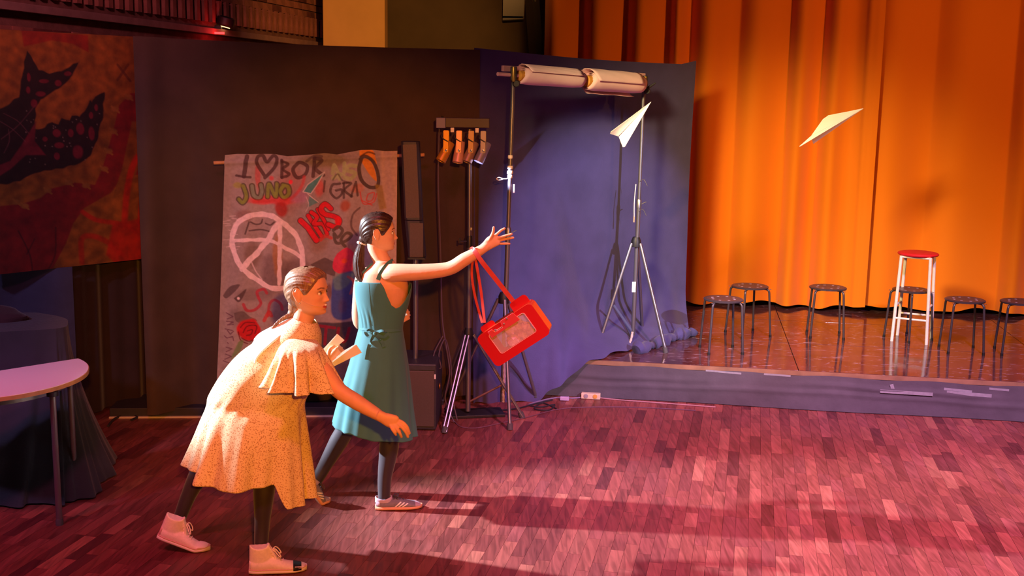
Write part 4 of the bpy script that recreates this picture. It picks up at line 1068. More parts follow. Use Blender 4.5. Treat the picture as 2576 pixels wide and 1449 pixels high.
def fcable(pts, r, label, colr='#2a2630'):
    q_ = [onz(x, y) + Vector((0, 0, r + 0.001)) for x, y in pts]
    tag(MB().tube(crom(q_, 12 * len(q_)), r, 6).build('floor_cable', mat('cable_' + str(len(label)), colr, 0.5)), label, 'cable', 'cables on the floor')
fcable([(1462, 1002), (1440, 1004), (1420, 1003), (1390, 1004), (1355, 1012), (1330, 1020)], 0.006, 'violet power cable from the power strip towards the tripod', '#7a6a8c')
fcable([(1140, 1046), (1190, 1032), (1250, 1034), (1300, 1030), (1345, 1018), (1390, 1008)], 0.006, 'dark cable running behind the tripod feet')
fcable([(1142, 1060), (1160, 1075), (1200, 1078), (1260, 1066), (1330, 1050), (1400, 1032), (1470, 1026), (1600, 1026), (1750, 1034)], 0.0035, 'thin cable curving across the parquet towards the stage', '#6a4a5c')
fcable([(1330, 1022), (1360, 1026), (1395, 1020), (1380, 1034), (1345, 1030), (1365, 1016), (1400, 1030)], 0.0055, 'dark cable coiled on the floor by the navy backdrop')
fcable([(1510, 1003), (1560, 1008), (1640, 1014), (1720, 1020), (1800, 1026)], 0.005, 'pale cable along the foot of the stage skirt', '#a87a80')
fcable([(272, 1075), (290, 1056), (318, 1048), (345, 1052), (330, 1060)], 0.009, 'black cable end on the floor beside the covered table')

# ================================================================== paper planes in flight
def paper_plane(N, A, B, C, K, label, group='white paper planes'):
    t = thing('paper_plane', (Vector(A) + Vector(B) + Vector(N)) / 3, label, 'paper plane', group)
    N, A, B, C, K = map(Vector, (N, A, B, C, K))
    n = (A - N).cross(B - N).normalized()
    def panel(pts, nm):
        mb = MB(); a = list(pts); k = len(a)
        nn = (a[1] - a[0]).cross(a[2] - a[0]).normalized() * 0.0006
        mb.add([p + nn for p in a] + [p - nn for p in a], [tuple(range(k)), tuple(range(2 * k - 1, k - 1, -1))] + [(i, (i + 1) % k, k + (i + 1) % k, k + i) for i in range(k)])
        return mb.build(nm, M_paper, t, smooth=False)
    Ca = C + (A - B).normalized() * 0.004; Cb = C - (A - B).normalized() * 0.004
    A2 = A + (C - A) * 0.16 + (A - N).normalized() * 0.02; B2 = B + (C - B) * 0.16 + (B - N).normalized() * 0.02
    panel([N, A, A2, Ca], 'wing'); panel([N, Cb, B2, B], 'wing')
    panel([N, Ca, K], 'keel'); panel([N, K, Cb], 'keel')
    # folded nose flaps
    nn = n * 0.0016
    f1 = N.lerp(A, 0.30); g1 = N.lerp(Ca, 0.33); f2 = N.lerp(B, 0.30); g2 = N.lerp(Cb, 0.33)
    for s in (1, -1):
        panel([N + nn * s, f1 + nn * s, g1 + nn * s], 'nose_flap'); panel([N + nn * s, g2 + nn * s, f2 + nn * s], 'nose_flap')
    return t
paper_plane(ony(1638, 256, 7.75), ony(1537, 331, 7.52), ony(1572, 369, 7.46), ony(1556, 344, 7.62), ony(1551, 341, 7.74), 'white paper plane flying nose up before the navy backdrop')
paper_plane(ony(2172, 273, 8.66), ony(2084, 290, 8.72), ony(2012, 369, 8.54), ony(2040, 342, 8.60), ony(2046, 362, 8.66), 'white paper plane flying before the orange curtain')
# ================================================================== people
from mathutils.bvhtree import BVHTree
SKIN = np.array(lin('#e3a988'))
M_skin = paint_mat('skin', 0.5, 0.05, 200, 0.15, 0.05, 25, 0.35)

HEAD = [(-.109, (.050, .004, .012)), (-.104, (.070, .006, .028)), (-.095, (.080, .014, .042)), (-.08, (.085, .036, .053)), (-.06, (.0855, .058, .062)), (-.04, (.0855, .078, .068)),
        (-.02, (.0865, .092, .072)), (0, (.0875, .099, .0745)), (.02, (.0915, .100, .0755)), (.045, (.088, .096, .0735)), (.07, (.077, .088, .067)), (.09, (.058, .070, .054)), (.103, (.032, .042, .032)), (.108, (.006, .010, .008))]
def head_pt(th, z, bump=True):
    xf, xb, w = spl(z, HEAD)
    c, s = math.cos(th), math.sin(th)
    x = xf * abs(c) ** 0.82 if c >= 0 else -xb * abs(c) ** 0.95
    y = w * math.copysign(abs(s) ** 0.88, s)
    if c > 0 and bump:
        k = sstep(c / 0.35)
        nA = pw(z, [(-.052, 0), (-.046, .006), (-.041, .021), (-.035, .0255), (-.026, .020), (-.012, .011), (.004, .004), (.014, .001), (.02, 0)])
        ns = pw(z, [(-.05, .010), (-.036, .0115), (-.02, .009), (.0, .0075), (.02, .009)])
        d = nA * math.exp(-(y / ns) ** 2)
        d += .006 * math.exp(-((abs(y) - .012) / .006) ** 2 - ((z + .038) / .007) ** 2)          # nostrils
        d -= .011 * math.exp(-((abs(y) - .030) / .015) ** 2 - ((z - .001) / .010) ** 2)          # sockets
        d += .0045 * math.exp(-((abs(y) - .028) / .020) ** 2 - ((z - .021) / .007) ** 2)         # brow
        d += .0055 * math.exp(-(y / .017) ** 2 - ((z + .0595) / .0045) ** 2)                     # upper lip
        d += .0055 * math.exp(-(y / .015) ** 2 - ((z + .0705) / .0045) ** 2)                     # lower lip
        d -= .0030 * math.exp(-(y / .021) ** 2 - ((z + .0650) / .0018) ** 2)                     # mouth line
        d -= .0030 * math.exp(-(y / .020) ** 2 - ((z + .0800) / .004) ** 2)
        d += .0060 * math.exp(-(y / .016) ** 2 - ((z + .0945) / .009) ** 2)                      # chin
        d += .0035 * math.exp(-((abs(y) - .045) / .016) ** 2 - ((z + .022) / .016) ** 2)         # cheekbone
        x += d * k
    return Vector((x, y, z))

def limb(mb, pts, rad, n=14, m=None, flat=None):
    m = m or 8 * len(pts)
    P = crom(pts, m); Rr = [float(max(x, 0.002)) for x in np.interp(np.linspace(0, len(pts) - 1, m), range(len(pts)), rad)]
    # rounded ends
    P = [Vector(p) for p in P]
    d0 = (P[0] - P[1]).normalized(); d1 = (P[-1] - P[-2]).normalized()
    e0 = [(P[0] + d0 * Rr[0] * math.sin(a), Rr[0] * math.cos(a)) for a in (1.35, 0.9, 0.45)]
    e1 = [(P[-1] + d1 * Rr[-1] * math.sin(a), Rr[-1] * math.cos(a)) for a in (0.45, 0.9, 1.35)]
    mb.tube([q for q, r in e0] + P + [q for q, r in e1], [r for q, r in e0] + Rr + [r for q, r in e1], n, True, flat)

def ering(c, ax, bx, n=40, e=0.92):
    c, ax, bx = Vector(c), Vector(ax), Vector(bx)
    out = []
    for k in range(n):
        t = 2 * math.pi * k / n; a, b = math.cos(t), math.sin(t)
        out.append(c + ax * math.copysign(abs(a) ** e, a) + bx * math.copysign(abs(b) ** e, b))
    return out

def remesh(mb, voxel, it=3, fac=0.5):
    me = bpy.data.meshes.new('tmp'); me.from_pydata(mb.v, [], mb.f)
    bm = bmesh.new(); bm.from_mesh(me)
    bmesh.ops.triangulate(bm, faces=[f for f in bm.faces if len(f.verts) > 4]); bmesh.ops.recalc_face_normals(bm, faces=bm.faces); bm.to_mesh(me); bm.free()
    o = bpy.data.objects.new('tmp', me); COL.objects.link(o)
    r = o.modifiers.new('r', 'REMESH'); r.mode = 'VOXEL'; r.voxel_size = voxel; r.use_smooth_shade = True
    s = o.modifiers.new('s', 'SMOOTH'); s.factor = fac; s.iterations = it
    dg = bpy.context.evaluated_depsgraph_get()
    out = bpy.data.meshes.new_from_object(o.evaluated_get(dg))
    bpy.data.objects.remove(o); bpy.data.meshes.remove(me)
    out.polygons.foreach_set('use_smooth', [True] * len(out.polygons))
    return out
def verts_np(me):
    a = np.empty(len(me.vertices) * 3); me.vertices.foreach_get('co', a); return a.reshape(-1, 3)
def bvh_of(me):
    return BVHTree.FromPolygons([tuple(v.co) for v in me.vertices], [tuple(p.vertices) for p in me.polygons])

class Head:
    def __init__(self, c, fwd, tilt, scale):
        f = Vector(fwd).normalized(); f = Vector((f.x * math.cos(tilt), f.y * math.cos(tilt), math.sin(tilt))).normalized()
        l = Vector((0, 0, 1)).cross(f).normalized(); u = f.cross(l)
        self.c, self.s = Vector(c), scale; self.M = Matrix((f, l, u)).transposed()
    def w(self, p): return self.c + self.M @ (Vector(p) * self.s)
    def add(self, mb, neck_to):
        zs = list(np.linspace(-.109, .108, 74))
        mb.loft([[self.w(head_pt(2 * math.pi * k / 88, z)) for k in range(88)] for z in zs])
        for sd in (-1, 1):
            rings = []
            for i in range(9):
                t = -1 + 2 * i / 8; r = math.sqrt(max(0.02, 1 - t * t))
                rings.append([self.w(Vector((-.012 + .006 * t, sd * .0735, -.004)) + Vector((0.0, sd * .011 * b * r + sd * .004 + sd * 0.006 * max(-a, 0), 0)) + Vector((.0165 * a * r - .006 * t, 0, .031 * t))) for a, b in ((math.cos(q), math.sin(q)) for q in np.linspace(0, 2 * math.pi, 14, endpoint=False))])
            mb.loft(rings)
            rim = [self.w((-.006 + x, sd * (.080 + dy), z)) for x, z, dy in ((.010, .012, 0), (.004, .026, .003), (-.010, .031, .006), (-.022, .022, .009), (-.025, .004, .010), (-.018, -.016, .006), (-.006, -.034, .002), (.004, -.032, 0))]
            limb(mb, rim, [.0028 * self.s] * 6 + [.0045 * self.s, .004 * self.s], 8)
        nk = [self.w((-.022, 0, -.03)), self.w((-.020, 0, -.085)), Vector(neck_to).lerp(self.w((-.020, 0, -.085)), 0.35), Vector(neck_to)]
        limb(mb, nk, [.048 * self.s, .049 * self.s, .050 * self.s, .062 * self.s], 24)
    def paint(self, V, cols, lip='#b8504c', brow='#4a2c20'):
        L = (V - np.array(self.c)) @ np.array(self.M) / self.s
        x, y, z = L[:, 0], L[:, 1], L[:, 2]
        near = (np.abs(L) < np.array((.13, .1, .12))).all(1)
        def mix(a, c):
            a = (np.clip(a, 0, 1) * near)[:, None]; cols[:] = cols * (1 - a) + np.array(lin(c)) * a
        fr = x > .06
        e = 1 - np.hypot(y / .0225, (z + .0650) / .0088); mix((e * 5) * fr, lip)
        bz = z - (.0225 + .004 * np.clip((np.abs(y) - .015) / .02, 0, 1) - .0045 * np.clip((np.abs(y) - .035) / .015, 0, 1))
        mix((1.3 - np.abs(bz) / .0032) * ((np.abs(y) > .012) & (np.abs(y) < .050)) * (x > .04), brow)
        e = 1.25 - np.hypot((np.abs(y) - .030) / .017, (z - .001) / .0065); mix(e * 1.2 * (x > .05) * 0.8, '#7a4838')
        e = 1 - np.hypot((np.abs(y) - .046) / .02, (z + .03) / .018); mix(e * .35 * (x > .0), '#e08070')
    def eyes(self, parent):
        for sd in (-1, 1):
            c = self.w((.0725, sd * .030, .0005)); r = .0118 * self.s
            n, m = 20, 14; V = np.zeros((m, n, 3)); Cc = np.zeros((m, n, 3))
            for i in range(m):
                ph = math.pi * i / (m - 1)
                for j in range(n):
                    a = 2 * math.pi * j / n
                    d = Vector((math.cos(ph), math.sin(ph) * math.cos(a), math.sin(ph) * math.sin(a)))
                    V[i, j] = c + self.M @ (d * r)
                    Cc[i, j] = lin('#120a08') if ph < .28 else (lin('#4a3020') if ph < .62 else (lin('#e8e0dc') if d.z < .45 else lin('#5a3428')))
            grid_mesh('eye', V, M_eye, parent, Cc, close_u=True)
M_eye = paint_mat('eye_surface', 0.15, 0, 1, 0, 0.0, 1, 0.6)
HAIRLINE = [(0, .066), (.45, .062), (.8, .040), (1.1, .016), (1.3, -.008), (1.45, -.012), (1.62, .020), (1.85, .006), (2.05, -.040), (2.5, -.072), (3.15, -.080)]
def hair_cap(H, name, parent, material, thick, tie, freq=46, part=False, hairline=HAIRLINE):
    n, m = 150, 46
    V = np.zeros((m, n, 3)); tie = Vector(tie)
    for j in range(n):
        th = 2 * math.pi * j / n; a = th if th <= math.pi else 2 * math.pi - th
        z0 = float(pw(a, hairline))
        for i in range(m):
            k = i / (m - 1); z = lerp(z0, .1075, k ** 0.85)
            p = head_pt(th, z, False)
            nrm = Vector((p.x * .9, p.y * 1.15, p.z * .85)).normalized()
            ax = (p - tie); ph = math.atan2(ax.y, ax.z) if not part else math.atan2(p.x + .12, p.z + .05) * 1.0 + abs(p.y) * 6
            g = .0016 * math.sin(freq * ph + 2 * math.sin(ph * 5)) + .0009 * math.sin(freq * 2.3 * ph + 3 * k)
            d = thick * sstep(k / 0.16 + 0.12) + g * sstep(k / .15) - .001
            if part: d -= .004 * math.exp(-(p.y / .004) ** 2) * (p.x > -.02)
            V[i, j] = H.w(p + nrm * d)
    o = grid_mesh(name, V, material, parent, close_u=True)
    return o
def hair_mat(name, c1, c2, rough=0.32):
    m = bpy.data.materials.new(name)
    nt, b, N, L = nodes(m)
    tc = N('ShaderNodeTexCoord'); mp = N('ShaderNodeMapping'); mp.inputs['Scale'].default_value = (60, 60, 14); L(tc.outputs['Object'], mp.inputs['Vector'])
    nz = N('ShaderNodeTexNoise'); nz.inputs['Scale'].default_value = 3; nz.inputs['Detail'].default_value = 5; nz.inputs['Distortion'].default_value = .6; L(mp.outputs[0], nz.inputs['Vector'])
    cr = N('ShaderNodeValToRGB'); cr.color_ramp.elements[0].position = .3; cr.color_ramp.elements[1].position = .7
    cr.color_ramp.elements[0].color = (*lin(c1), 1); cr.color_ramp.elements[1].color = (*lin(c2), 1)
    L(nz.outputs['Fac'], cr.inputs[0]); L(cr.outputs[0], b.inputs['Base Color'])
    b.inputs['Roughness'].default_value = rough; b.inputs['Specular IOR Level'].default_value = .6
    bp = N('ShaderNodeBump'); bp.inputs['Strength'].default_value = .35; bp.inputs['Distance'].default_value = .002; L(nz.outputs['Fac'], bp.inputs['Height']); L(bp.outputs[0], b.inputs['Normal'])
    return m

def hand_px(mb, wrist, fingers, Y0, palm, sc):
    """hand laid out finger by finger; every point (x, y, depth) ; palm = list of (x, y, Y, halfwidth, halfthick)"""
    W = Vector(wrist)
    cs = [ony(x, y, Y) for x, y, Y, a, b in palm]
    d = (cs[-1] - cs[0]).normalized(); view = Vector((0, 1, 0)); s = d.cross(view).normalized(); nn = s.cross(d).normalized()
    rings = [ering(c, s * a, nn * b, 18, .85) for c, (x, y, Y, a, b) in zip(cs, palm)]
    mb.loft(rings)
    for pts, r0, r1 in fingers:
        P = [ony(x, y, Y) for x, y, Y in pts]
        limb(mb, P, list(np.linspace(r0, r1, len(P))), 10, 4 * len(P))
def hand_free(mb, wrist, d, s, curl, sc=1.0):
    """generic half-closed hand: d towards the fingers, s towards the thumb"""
    W, d, s = Vector(wrist), Vector(d).normalized(), Vector(s); s = (s - d * s.dot(d)).normalized(); n = d.cross(s).normalized()
    mb.loft([ering(W + d * t * sc, s * a * sc, n * b * sc, 16, .85) for t, a, b in ((-.01, .024, .018), (.02, .029, .017), (.05, .037, .0155), (.082, .040, .0135), (.092, .036, .009))])
    for k, (off, ln) in enumerate(((.027, .070), (.009, .078), (-.010, .072), (-.028, .056))):
        p = W + (d * .082 + s * off) * sc; ang = 0.25; P = [p - d * .015 * sc]; q = p
        for j, f in enumerate((.45, .32, .23)):
            P.append(q); ang += curl * (0.7 if j == 0 else 1.0)
            q = q + (d * math.cos(ang) - n * math.sin(ang)) * ln * f * sc
        P.append(q); limb(mb, P, [.0092 * sc, .009 * sc, .0082 * sc, .0076 * sc, .0066 * sc], 10, 16)
    p = W + (d * .02 + s * .026) * sc
    limb(mb, [p, p + (d * .028 + s * .022 - n * .012) * sc, p + (d * .055 + s * .020 - n * .026) * sc, p + (d * .074 + s * .010 - n * .034) * sc], [.013 * sc, .0105 * sc, .009 * sc, .0072 * sc], 10, 14)

# ------------------------------------------------------------------ shoes
def shoe(parent, heel, toe, pitch, high, mats, L=0.27, label=None, stripes=False, patch=False):
    """heel/toe: ground points; pitch: heel raised, radians (turns about the ball of the foot)"""
    heel, toe = Vector(heel), Vector(toe)
    d = (toe - heel); d.z = 0; d.normalize(); s = Vector((d.y, -d.x, 0))          # s = wearer's right = near side
    ball = 0.74 * L
    up = Vector((0, 0, 1))
    org = toe - d * L
    def W(p):
        x, y, z = p
        if pitch:
            k = sstep((ball + 0.03 - x) / 0.06)
            a = pitch * k
            dx, dz = x - ball, z
            x2 = ball + dx * math.cos(a) + dz * math.sin(a) * 1.0
            z2 = -dx * math.sin(a) + dz * math.cos(a)
            x, z = x2, z2
        return org + d * x + s * y + up * z
    f = L / 0.27
    wid = [(0, .018), (.012, .028), (.04, .0335), (.09, .034), (.14, .0385), (.19, .0435), (.22, .0425), (.25, .032), (.263, .02), (.27, .006)]
    hgt = [(0, .070), (.03, .074), (.07, .075), (.10, .078), (.13, .068), (.17, .054), (.21, .043), (.24, .036), (.26, .028), (.27, .020)] if high else \
          [(0, .068), (.03, .060), (.07, .055), (.10, .066), (.13, .064), (.17, .054), (.21, .044), (.24, .037), (.26, .028), (.27, .020)]
    offc = lambda x: 0.006 * math.sin(x / .27 * math.pi)
    so = 0.026
    def ring(x, z0, g, top=None, ha=0):
        w = pw(x, wid) + g; h = pw(x, hgt) + ha if top is None else top
        out = []
        for k in range(24):
            t = 2 * math.pi * k / 24; c, sn = math.cos(t), math.sin(t)
            y = w * math.copysign(abs(c) ** .7, c); zz = z0 + (h - z0) * (0.5 + 0.5 * math.copysign(abs(sn) ** .75, sn))
            if top is None and sn > 0: y *= 1 - 0.42 * (sn ** 1.5)
            out.append(W(((x * f), (y + offc(x)) * f, zz * f)))
        return out
    xs = [0.001, .006, .014, .025, .04, .06, .08, .10, .12, .14, .16, .18, .20, .215, .23, .242, .252, .260, .266, .2695]
    um = MB().loft([ring(x, .012, 0) for x in xs])
    if high:
        um.loft([[W(((lerp(.060, .050, t) + lerp(.062, .048, t) * math.cos(q)) * f, lerp(.031, .036, t) * f * math.sin(q), (lerp(.035, .130, t) + .014 * abs(math.cos(q)) ** 3 * t) * f)) for q in np.linspace(0, 2 * math.pi, 28, endpoint=False)] for t in np.linspace(0, 1, 9)])
        um.loft([[W((lerp(.135, .088, t) * f + .006 * f * math.cos(q), .021 * f * math.sin(q), lerp(.055, .142, t) * f + .004 * f * math.cos(q))) for q in np.linspace(0, 2 * math.pi, 14, endpoint=False)] for t in np.linspace(0, 1, 6)])
    sm_ = remesh(um, .0035, 6); sm_.materials.append(mats['upper']); root = link('shoe', sm_, parent)
    if label: root['label'] = label
    sole = MB().loft([ring(x, 0.0, .0035, so) for x in [-.003] + xs[1:-1] + [.2725]]).build('sole', mats['sole'], root, bevel=0)
    if high:
        r_ = []
        for t in np.linspace(0, 1, 8):
            cx = lerp(.062, .050, t); a = lerp(.066, .050, t); b = lerp(.034, .037, t); z = lerp(.05, .128, t)
            r_.append([W((cx * f + a * f * math.cos(q), b * f * math.sin(q), (z + (0.016 * abs(math.cos(q)) ** 2 if t == 1 else 0)) * f)) for q in np.linspace(0, 2 * math.pi, 28, endpoint=False)])
        for z in (.0,):
            MB().loft([ring(x, so - .004, .0045, so + .0005) for x in [-.003] + xs[1:-1] + [.2728]]).build('sole_line', mats['line'], root)
        lp = [(.128, .07), (.118, .083), (.108, .096), (.102, .110), (.098, .122)]
        for x, z in lp: MB().tube([W((x * f, -.020 * f, (z - .006) * f)), W(((x + .010) * f, 0, z * f)), W((x * f, .020 * f, (z - .006) * f))], .0028, 6).build('lace', mats['lace'], root)
        for x, z in ((.145, .064), (.16, .058)): MB().tube([W((x * f, -.022 * f, (z - .004) * f)), W((x * f, 0, (z + .004) * f)), W((x * f, .022 * f, (z - .004) * f))], .0028, 6).build('lace', mats['lace'], root)
        b = (.110, .0, .112)
        for k in (1, -1):
            MB().tube([W((x * f, y * f, z * f)) for x, y, z in [tuple(v) for v in crom([b, (.124, .014 * k, .120), (.140, .024 * k, .104), (.150, .026 * k, .084), (.142, .022 * k, .084), (.124, .010 * k, .104), b], 26)]], .0028, 6).build('lace_bow', mats['lace'], root)
        cap_m = mats['toe']
        MB().loft([ring(x, .020, .0018 if x < .262 else .001) for x in xs if x >= .212]).build('toe_cap', cap_m, root)
        if patch:
            MB().loft([ring(x, .004, .0050, None, .0035) for x in (.207, .216, .226, .236, .246)]).build('black_patch', mats['patch'], root)
        MB().loft([ring(x, .02, .0022, .066) for x in (0.0005, .004, .010)]).build('heel_strip', mats['line'] if not patch else mats['toe'], root)
    else:
        def side(x, zf, sd, g=.0015):
            w = pw(x, wid); h = pw(x, hgt); sn = zf * 2 - 1
            c = math.sqrt(max(0, 1 - abs(sn) ** (2 / .75)))  # on the same superellipse
            y = (w + g) * abs(c) ** .7
            if sn > 0: y *= 1 - 0.42 * sn ** 1.5
            return W((x * f, (y * sd + offc(x)) * f, (.012 + (h - .012) * zf) * f))
        for sd in (1, -1):
            for x0 in (.108, .128, .148):
                rows = []
                for zf in np.linspace(.22, .82, 7):
                    xx = x0 + (zf - .22) * .055
                    rows.append([side(xx, zf, sd, .0022), side(xx + .009, zf, sd, .0022), side(xx + .009, zf, sd, -.001), side(xx, zf, sd, -.001)])
                MB().loft(rows).build('stripe', mats['stripe'], root, smooth=False)
        MB().loft([ring(x, .02, .0018) for x in (0.0004, .006, .014, .022)]).build('heel_tab', mats['heel'], root)
        MB().loft([ring(x, .014, .0014) for x in xs if x >= .222]).build('toe_guard', mats['toe'], root)
        r_ = []
        for t in np.linspace(0, 1, 5):
            r_.append([W((lerp(.050, .046, t) * f + lerp(.052, .047, t) * f * math.cos(q), lerp(.031, .034, t) * f * math.sin(q), (lerp(.045, .066, t) + (.012 * max(0, -math.cos(q)) + .014 * max(0, math.cos(q)) if t == 1 else 0)) * f)) for q in np.linspace(0, 2 * math.pi, 26, endpoint=False)])
        MB().loft(r_, cap=False).build('collar', mats['heel'], root, solid=0.004)
        for x, z in ((.105, .072), (.122, .068), (.140, .063), (.158, .058)):
            MB().tube([W((x * f, -.020 * f, (z - .008) * f)), W(((x + .004) * f, 0, (z + .003) * f)), W((x * f, .020 * f, (z - .008) * f))], .0026, 6).build('lace', mats['lace'], root)
        for k in (1, -1):
            MB().tube([W((x * f, y * f, z * f)) for x, y, z in [tuple(v) for v in crom([(.104, 0, .078), (.115, .018 * k, .086), (.135, .028 * k, .076), (.128, .02 * k, .072), (.104, 0, .078)], 18)]], .0026, 6).build('lace_bow', mats['lace'], root)
    return root

# ------------------------------------------------------------------ cloth shell around view-measured rings
def shell(name, rows, ncol, nrow, material, parent, top=None, bottom=None, pleat=None, closed=True):
    """rows: [(t, (xl, yl, xr, yr, Y, b))] photo silhouettes of the garment; theta 0 = right edge, -pi/2 = near side.
       top/bottom(theta) give the start and end t for each column"""
    V = np.zeros((nrow, ncol, 3))
    for j in range(ncol):
        th = 2 * math.pi * j / ncol - math.pi
        t0 = top(th) if top else rows[0][0]; t1 = bottom(th) if bottom else rows[-1][0]
        for i in range(nrow):
            t = lerp(t0, t1, i / (nrow - 1))
            xl, yl, xr, yr, Y, b = spl(t, rows)
            A = ony(xl, yl, Y); B = ony(xr, yr, Y); c = (A + B) / 2; a = (B - A) / 2
            f = 1 + (pleat(th, t) if pleat else 0)
            V[i, j] = c + a * math.cos(th) * f + Vector((0, 1, 0)) * b * math.sin(th) * f
    o = grid_mesh(name, V, material, parent, close_u=closed)
    m = o.modifiers.new('solid', 'SOLIDIFY'); m.thickness = 0.003; m.offset = -1
    return o
def on_surf(bvh, x, y, off=0.004):
    d = ray(x, y).normalized(); h = bvh.ray_cast(CAM, d)
    return (h[0] - d * off) if h[0] is not None else None
def strip_on(bvh, pts, width, off, n=20):
    """ribbon laid on a surface along photo points; width in metres"""
    mb = MB(); rows = []; last = None
    pts = crom(pts, n)
    P = []
    for x, y in pts:
        q = on_surf(bvh, x, y, off)
        if q is None: q = last
        if q is None: continue
        P.append(q); last = q
    for i in range(len(P)):
        d = (P[min(i + 1, len(P) - 1)] - P[max(i - 1, 0)]).normalized(); v = (P[i] - CAM).normalized(); s = d.cross(v).normalized()
        rows.append([P[i] - s * width / 2, P[i] + s * width / 2, P[i] + s * width / 2 + v * 0.004, P[i] - s * width / 2 + v * 0.004])
    return mb.loft(rows)
# ================================================================== person in the green dress
G = thing('person', (-0.85, 6.17, 0), 'walking person in a green pinafore dress, arm stretched out after throwing', 'person')
GY = 6.16
J = lambda x, y, Y: ony(x, y, Y)
g_rows = [(655, (943, 655, 992, 655, 6.15, .058)), (672, (925, 672, 1006, 672, 6.15, .075)), (690, (900, 690, 1020, 690, 6.15, .098)), (705, (894, 705, 1030, 705, 6.15, .112)), (725, (894, 725, 1034, 725, 6.15, .115)),
          (760, (898, 760, 1028, 760, 6.155, .108)), (800, (904, 800, 1016, 800, 6.16, .098)), (830, (902, 830, 1013, 830, 6.165, .102)), (870, (892, 870, 1018, 870, 6.17, .136)), (920, (878, 920, 1025, 920, 6.175, .158)),
          (980, (860, 980, 1031, 980, 6.18, .178)), (1040, (845, 1040, 1036, 1040, 6.18, .190)), (1100, (832, 1100, 1043, 1100, 6.18, .200))]
mb = MB()
tr_ = []
for y in (650, 660, 672, 684, 696, 708, 722, 740, 760, 780, 800, 820, 845, 870, 900):
    xl, yl, xr, yr, Y, b = spl(y, g_rows); sh = .014 if y > 690 else .006
    A = J(xl, yl, Y); B = J(xr, yr, Y); c = (A + B) / 2; a = (B - A) / 2
    tr_.append(ering(c, a * (1 - sh / a.length), Vector((0, max(b - sh, .03), 0)), 44, .95))
mb.loft(tr_)
HG = Head(J(953, 585, 6.16), (math.cos(.12), math.sin(.12), 0), 0.03, 0.955)
HG.add(mb, J(966, 668, 6.155))
shR, elR, wrR = J(992, 686, 6.07), J(1128, 676, 6.01), J(1213, 627, 5.98)
limb(mb, [J(965, 690, 6.12), shR, J(1060, 684, 6.035), elR, J(1170, 652, 5.995), wrR, J(1226, 617, 5.98)], [.052, .050, .0440, .0375, .0365, .0255, .024], 20)
shL, elL, wrL = J(915, 700, 6.26), J(905, 812, 6.34), J(985, 806, 6.44)
limb(mb, [J(938, 692, 6.2), shL, J(905, 750, 6.31), elL, J(945, 815, 6.40), wrL], [.05, .047, .041, .036, .033, .025], 18)
hand_free(mb, wrL, (J(1015, 795, 6.42) - wrL), Vector((0, 0, 1)), 0.7, .92)
yh = 5.98
hand_px(mb, wrR, [
    ([(1240, 596, yh), (1251, 588, yh - .004), (1260, 580, yh - .006), (1269, 575, yh - .008)], .0092, .0072),
    ([(1246, 601, yh), (1262, 596, yh - .01), (1275, 592, yh - .016), (1287, 589, yh - .02)], .0093, .0072),
    ([(1247, 606, yh + .004), (1264, 603, yh), (1278, 600, yh - .002), (1291, 598, yh - .004)], .0090, .0070),
    ([(1245, 612, yh + .008), (1260, 613, yh + .01), (1272, 613, yh + .01), (1282, 613, yh + .012)], .0082, .0064),
    ([(1226, 611, yh), (1234, 598, yh - .012), (1240, 586, yh - .022), (1242, 572, yh - .028)], .0125, .0075)], yh,
    [(1210, 629, yh, .024, .019), (1222, 620, yh, .027, .018), (1234, 610, yh, .034, .0165), (1245, 604, yh, .035, .0145), (1251, 601, yh, .030, .011)], 1)
hipR, knR, anR = J(968, 900, 6.14), J(982, 1062, 6.13), J(966, 1250, 6.10)
hipL, knL, anL = J(932, 900, 6.26), J(886, 1050, 6.31), J(797, 1208, 6.33)
legsG = [([hipR, J(976, 985, 6.13), knR, J(978, 1130, 6.12), J(968, 1200, 6.105), anR, J(964, 1268, 6.11)], [.085, .074, .054, .055, .040, .034, .034]),
         ([hipL, J(915, 975, 6.28), knL, J(852, 1110, 6.34), J(818, 1170, 6.35), anL, J(789, 1222, 6.34)], [.085, .074, .054, .055, .041, .034, .033])]
for p, r in legsG: limb(mb, p, [x - .003 for x in r], 22)
me = remesh(mb, .0036, 4)
V = verts_np(me); C_ = np.tile(SKIN, (len(V), 1)); HG.paint(V, C_, '#c0605c', '#3a2218'); paint(me, C_); me.materials.append(M_skin)
bodyG = link('body', me, G)
bvG = bvh_of(me)
HG.eyes(G)
mb = MB()
for p, r in legsG: limb(mb, p, r, 24, 60)
M_tight = mat('black_tights', '#2c222e', 0.6, 0, 0.1, 60, sheen=0.25)
mb.build('tights', M_tight, G)
# hair and ponytail
M_hairG = hair_mat('dark_brown_hair', '#281814', '#50342a', 0.34)
hcap = hair_cap(HG, 'hair', G, M_hairG, .013, (-.105, 0, -.05))
tie = J(910, 612, 6.17)
mb = MB()
limb(mb, [J(925, 590, 6.165), J(915, 604, 6.168), tie], [.040, .030, .019], 20)
for k in range(11):
    a = k * 2.4; o_ = Vector((math.cos(a) * .013, math.sin(a) * .014, 0))
    e = Vector((math.cos(a * 1.7) * .012, math.sin(a * 1.3) * .012, -.012 * (k % 3)))
    limb(mb, [tie + o_ * .5, J(904, 638, 6.16) + o_ * 1.25, J(902, 665, 6.14) + o_ * 1.3 + e * .3, J(908, 690, 6.115) + o_ * 1.1 + e * .8, J(918 + 2 * math.cos(a), 704, 6.10) + o_ * .7 + e], [.010, .0125, .0125, .010, .004], 8, 26)
limb(mb, [tie, J(904, 640, 6.16), J(903, 668, 6.14), J(909, 690, 6.115), J(916, 700, 6.10)], [.014, .021, .023, .018, .008], 14)
mb.build('ponytail', M_hairG, G)
mb = MB(); d_ = (J(904, 638, 6.16) - tie).normalized()
rg = []
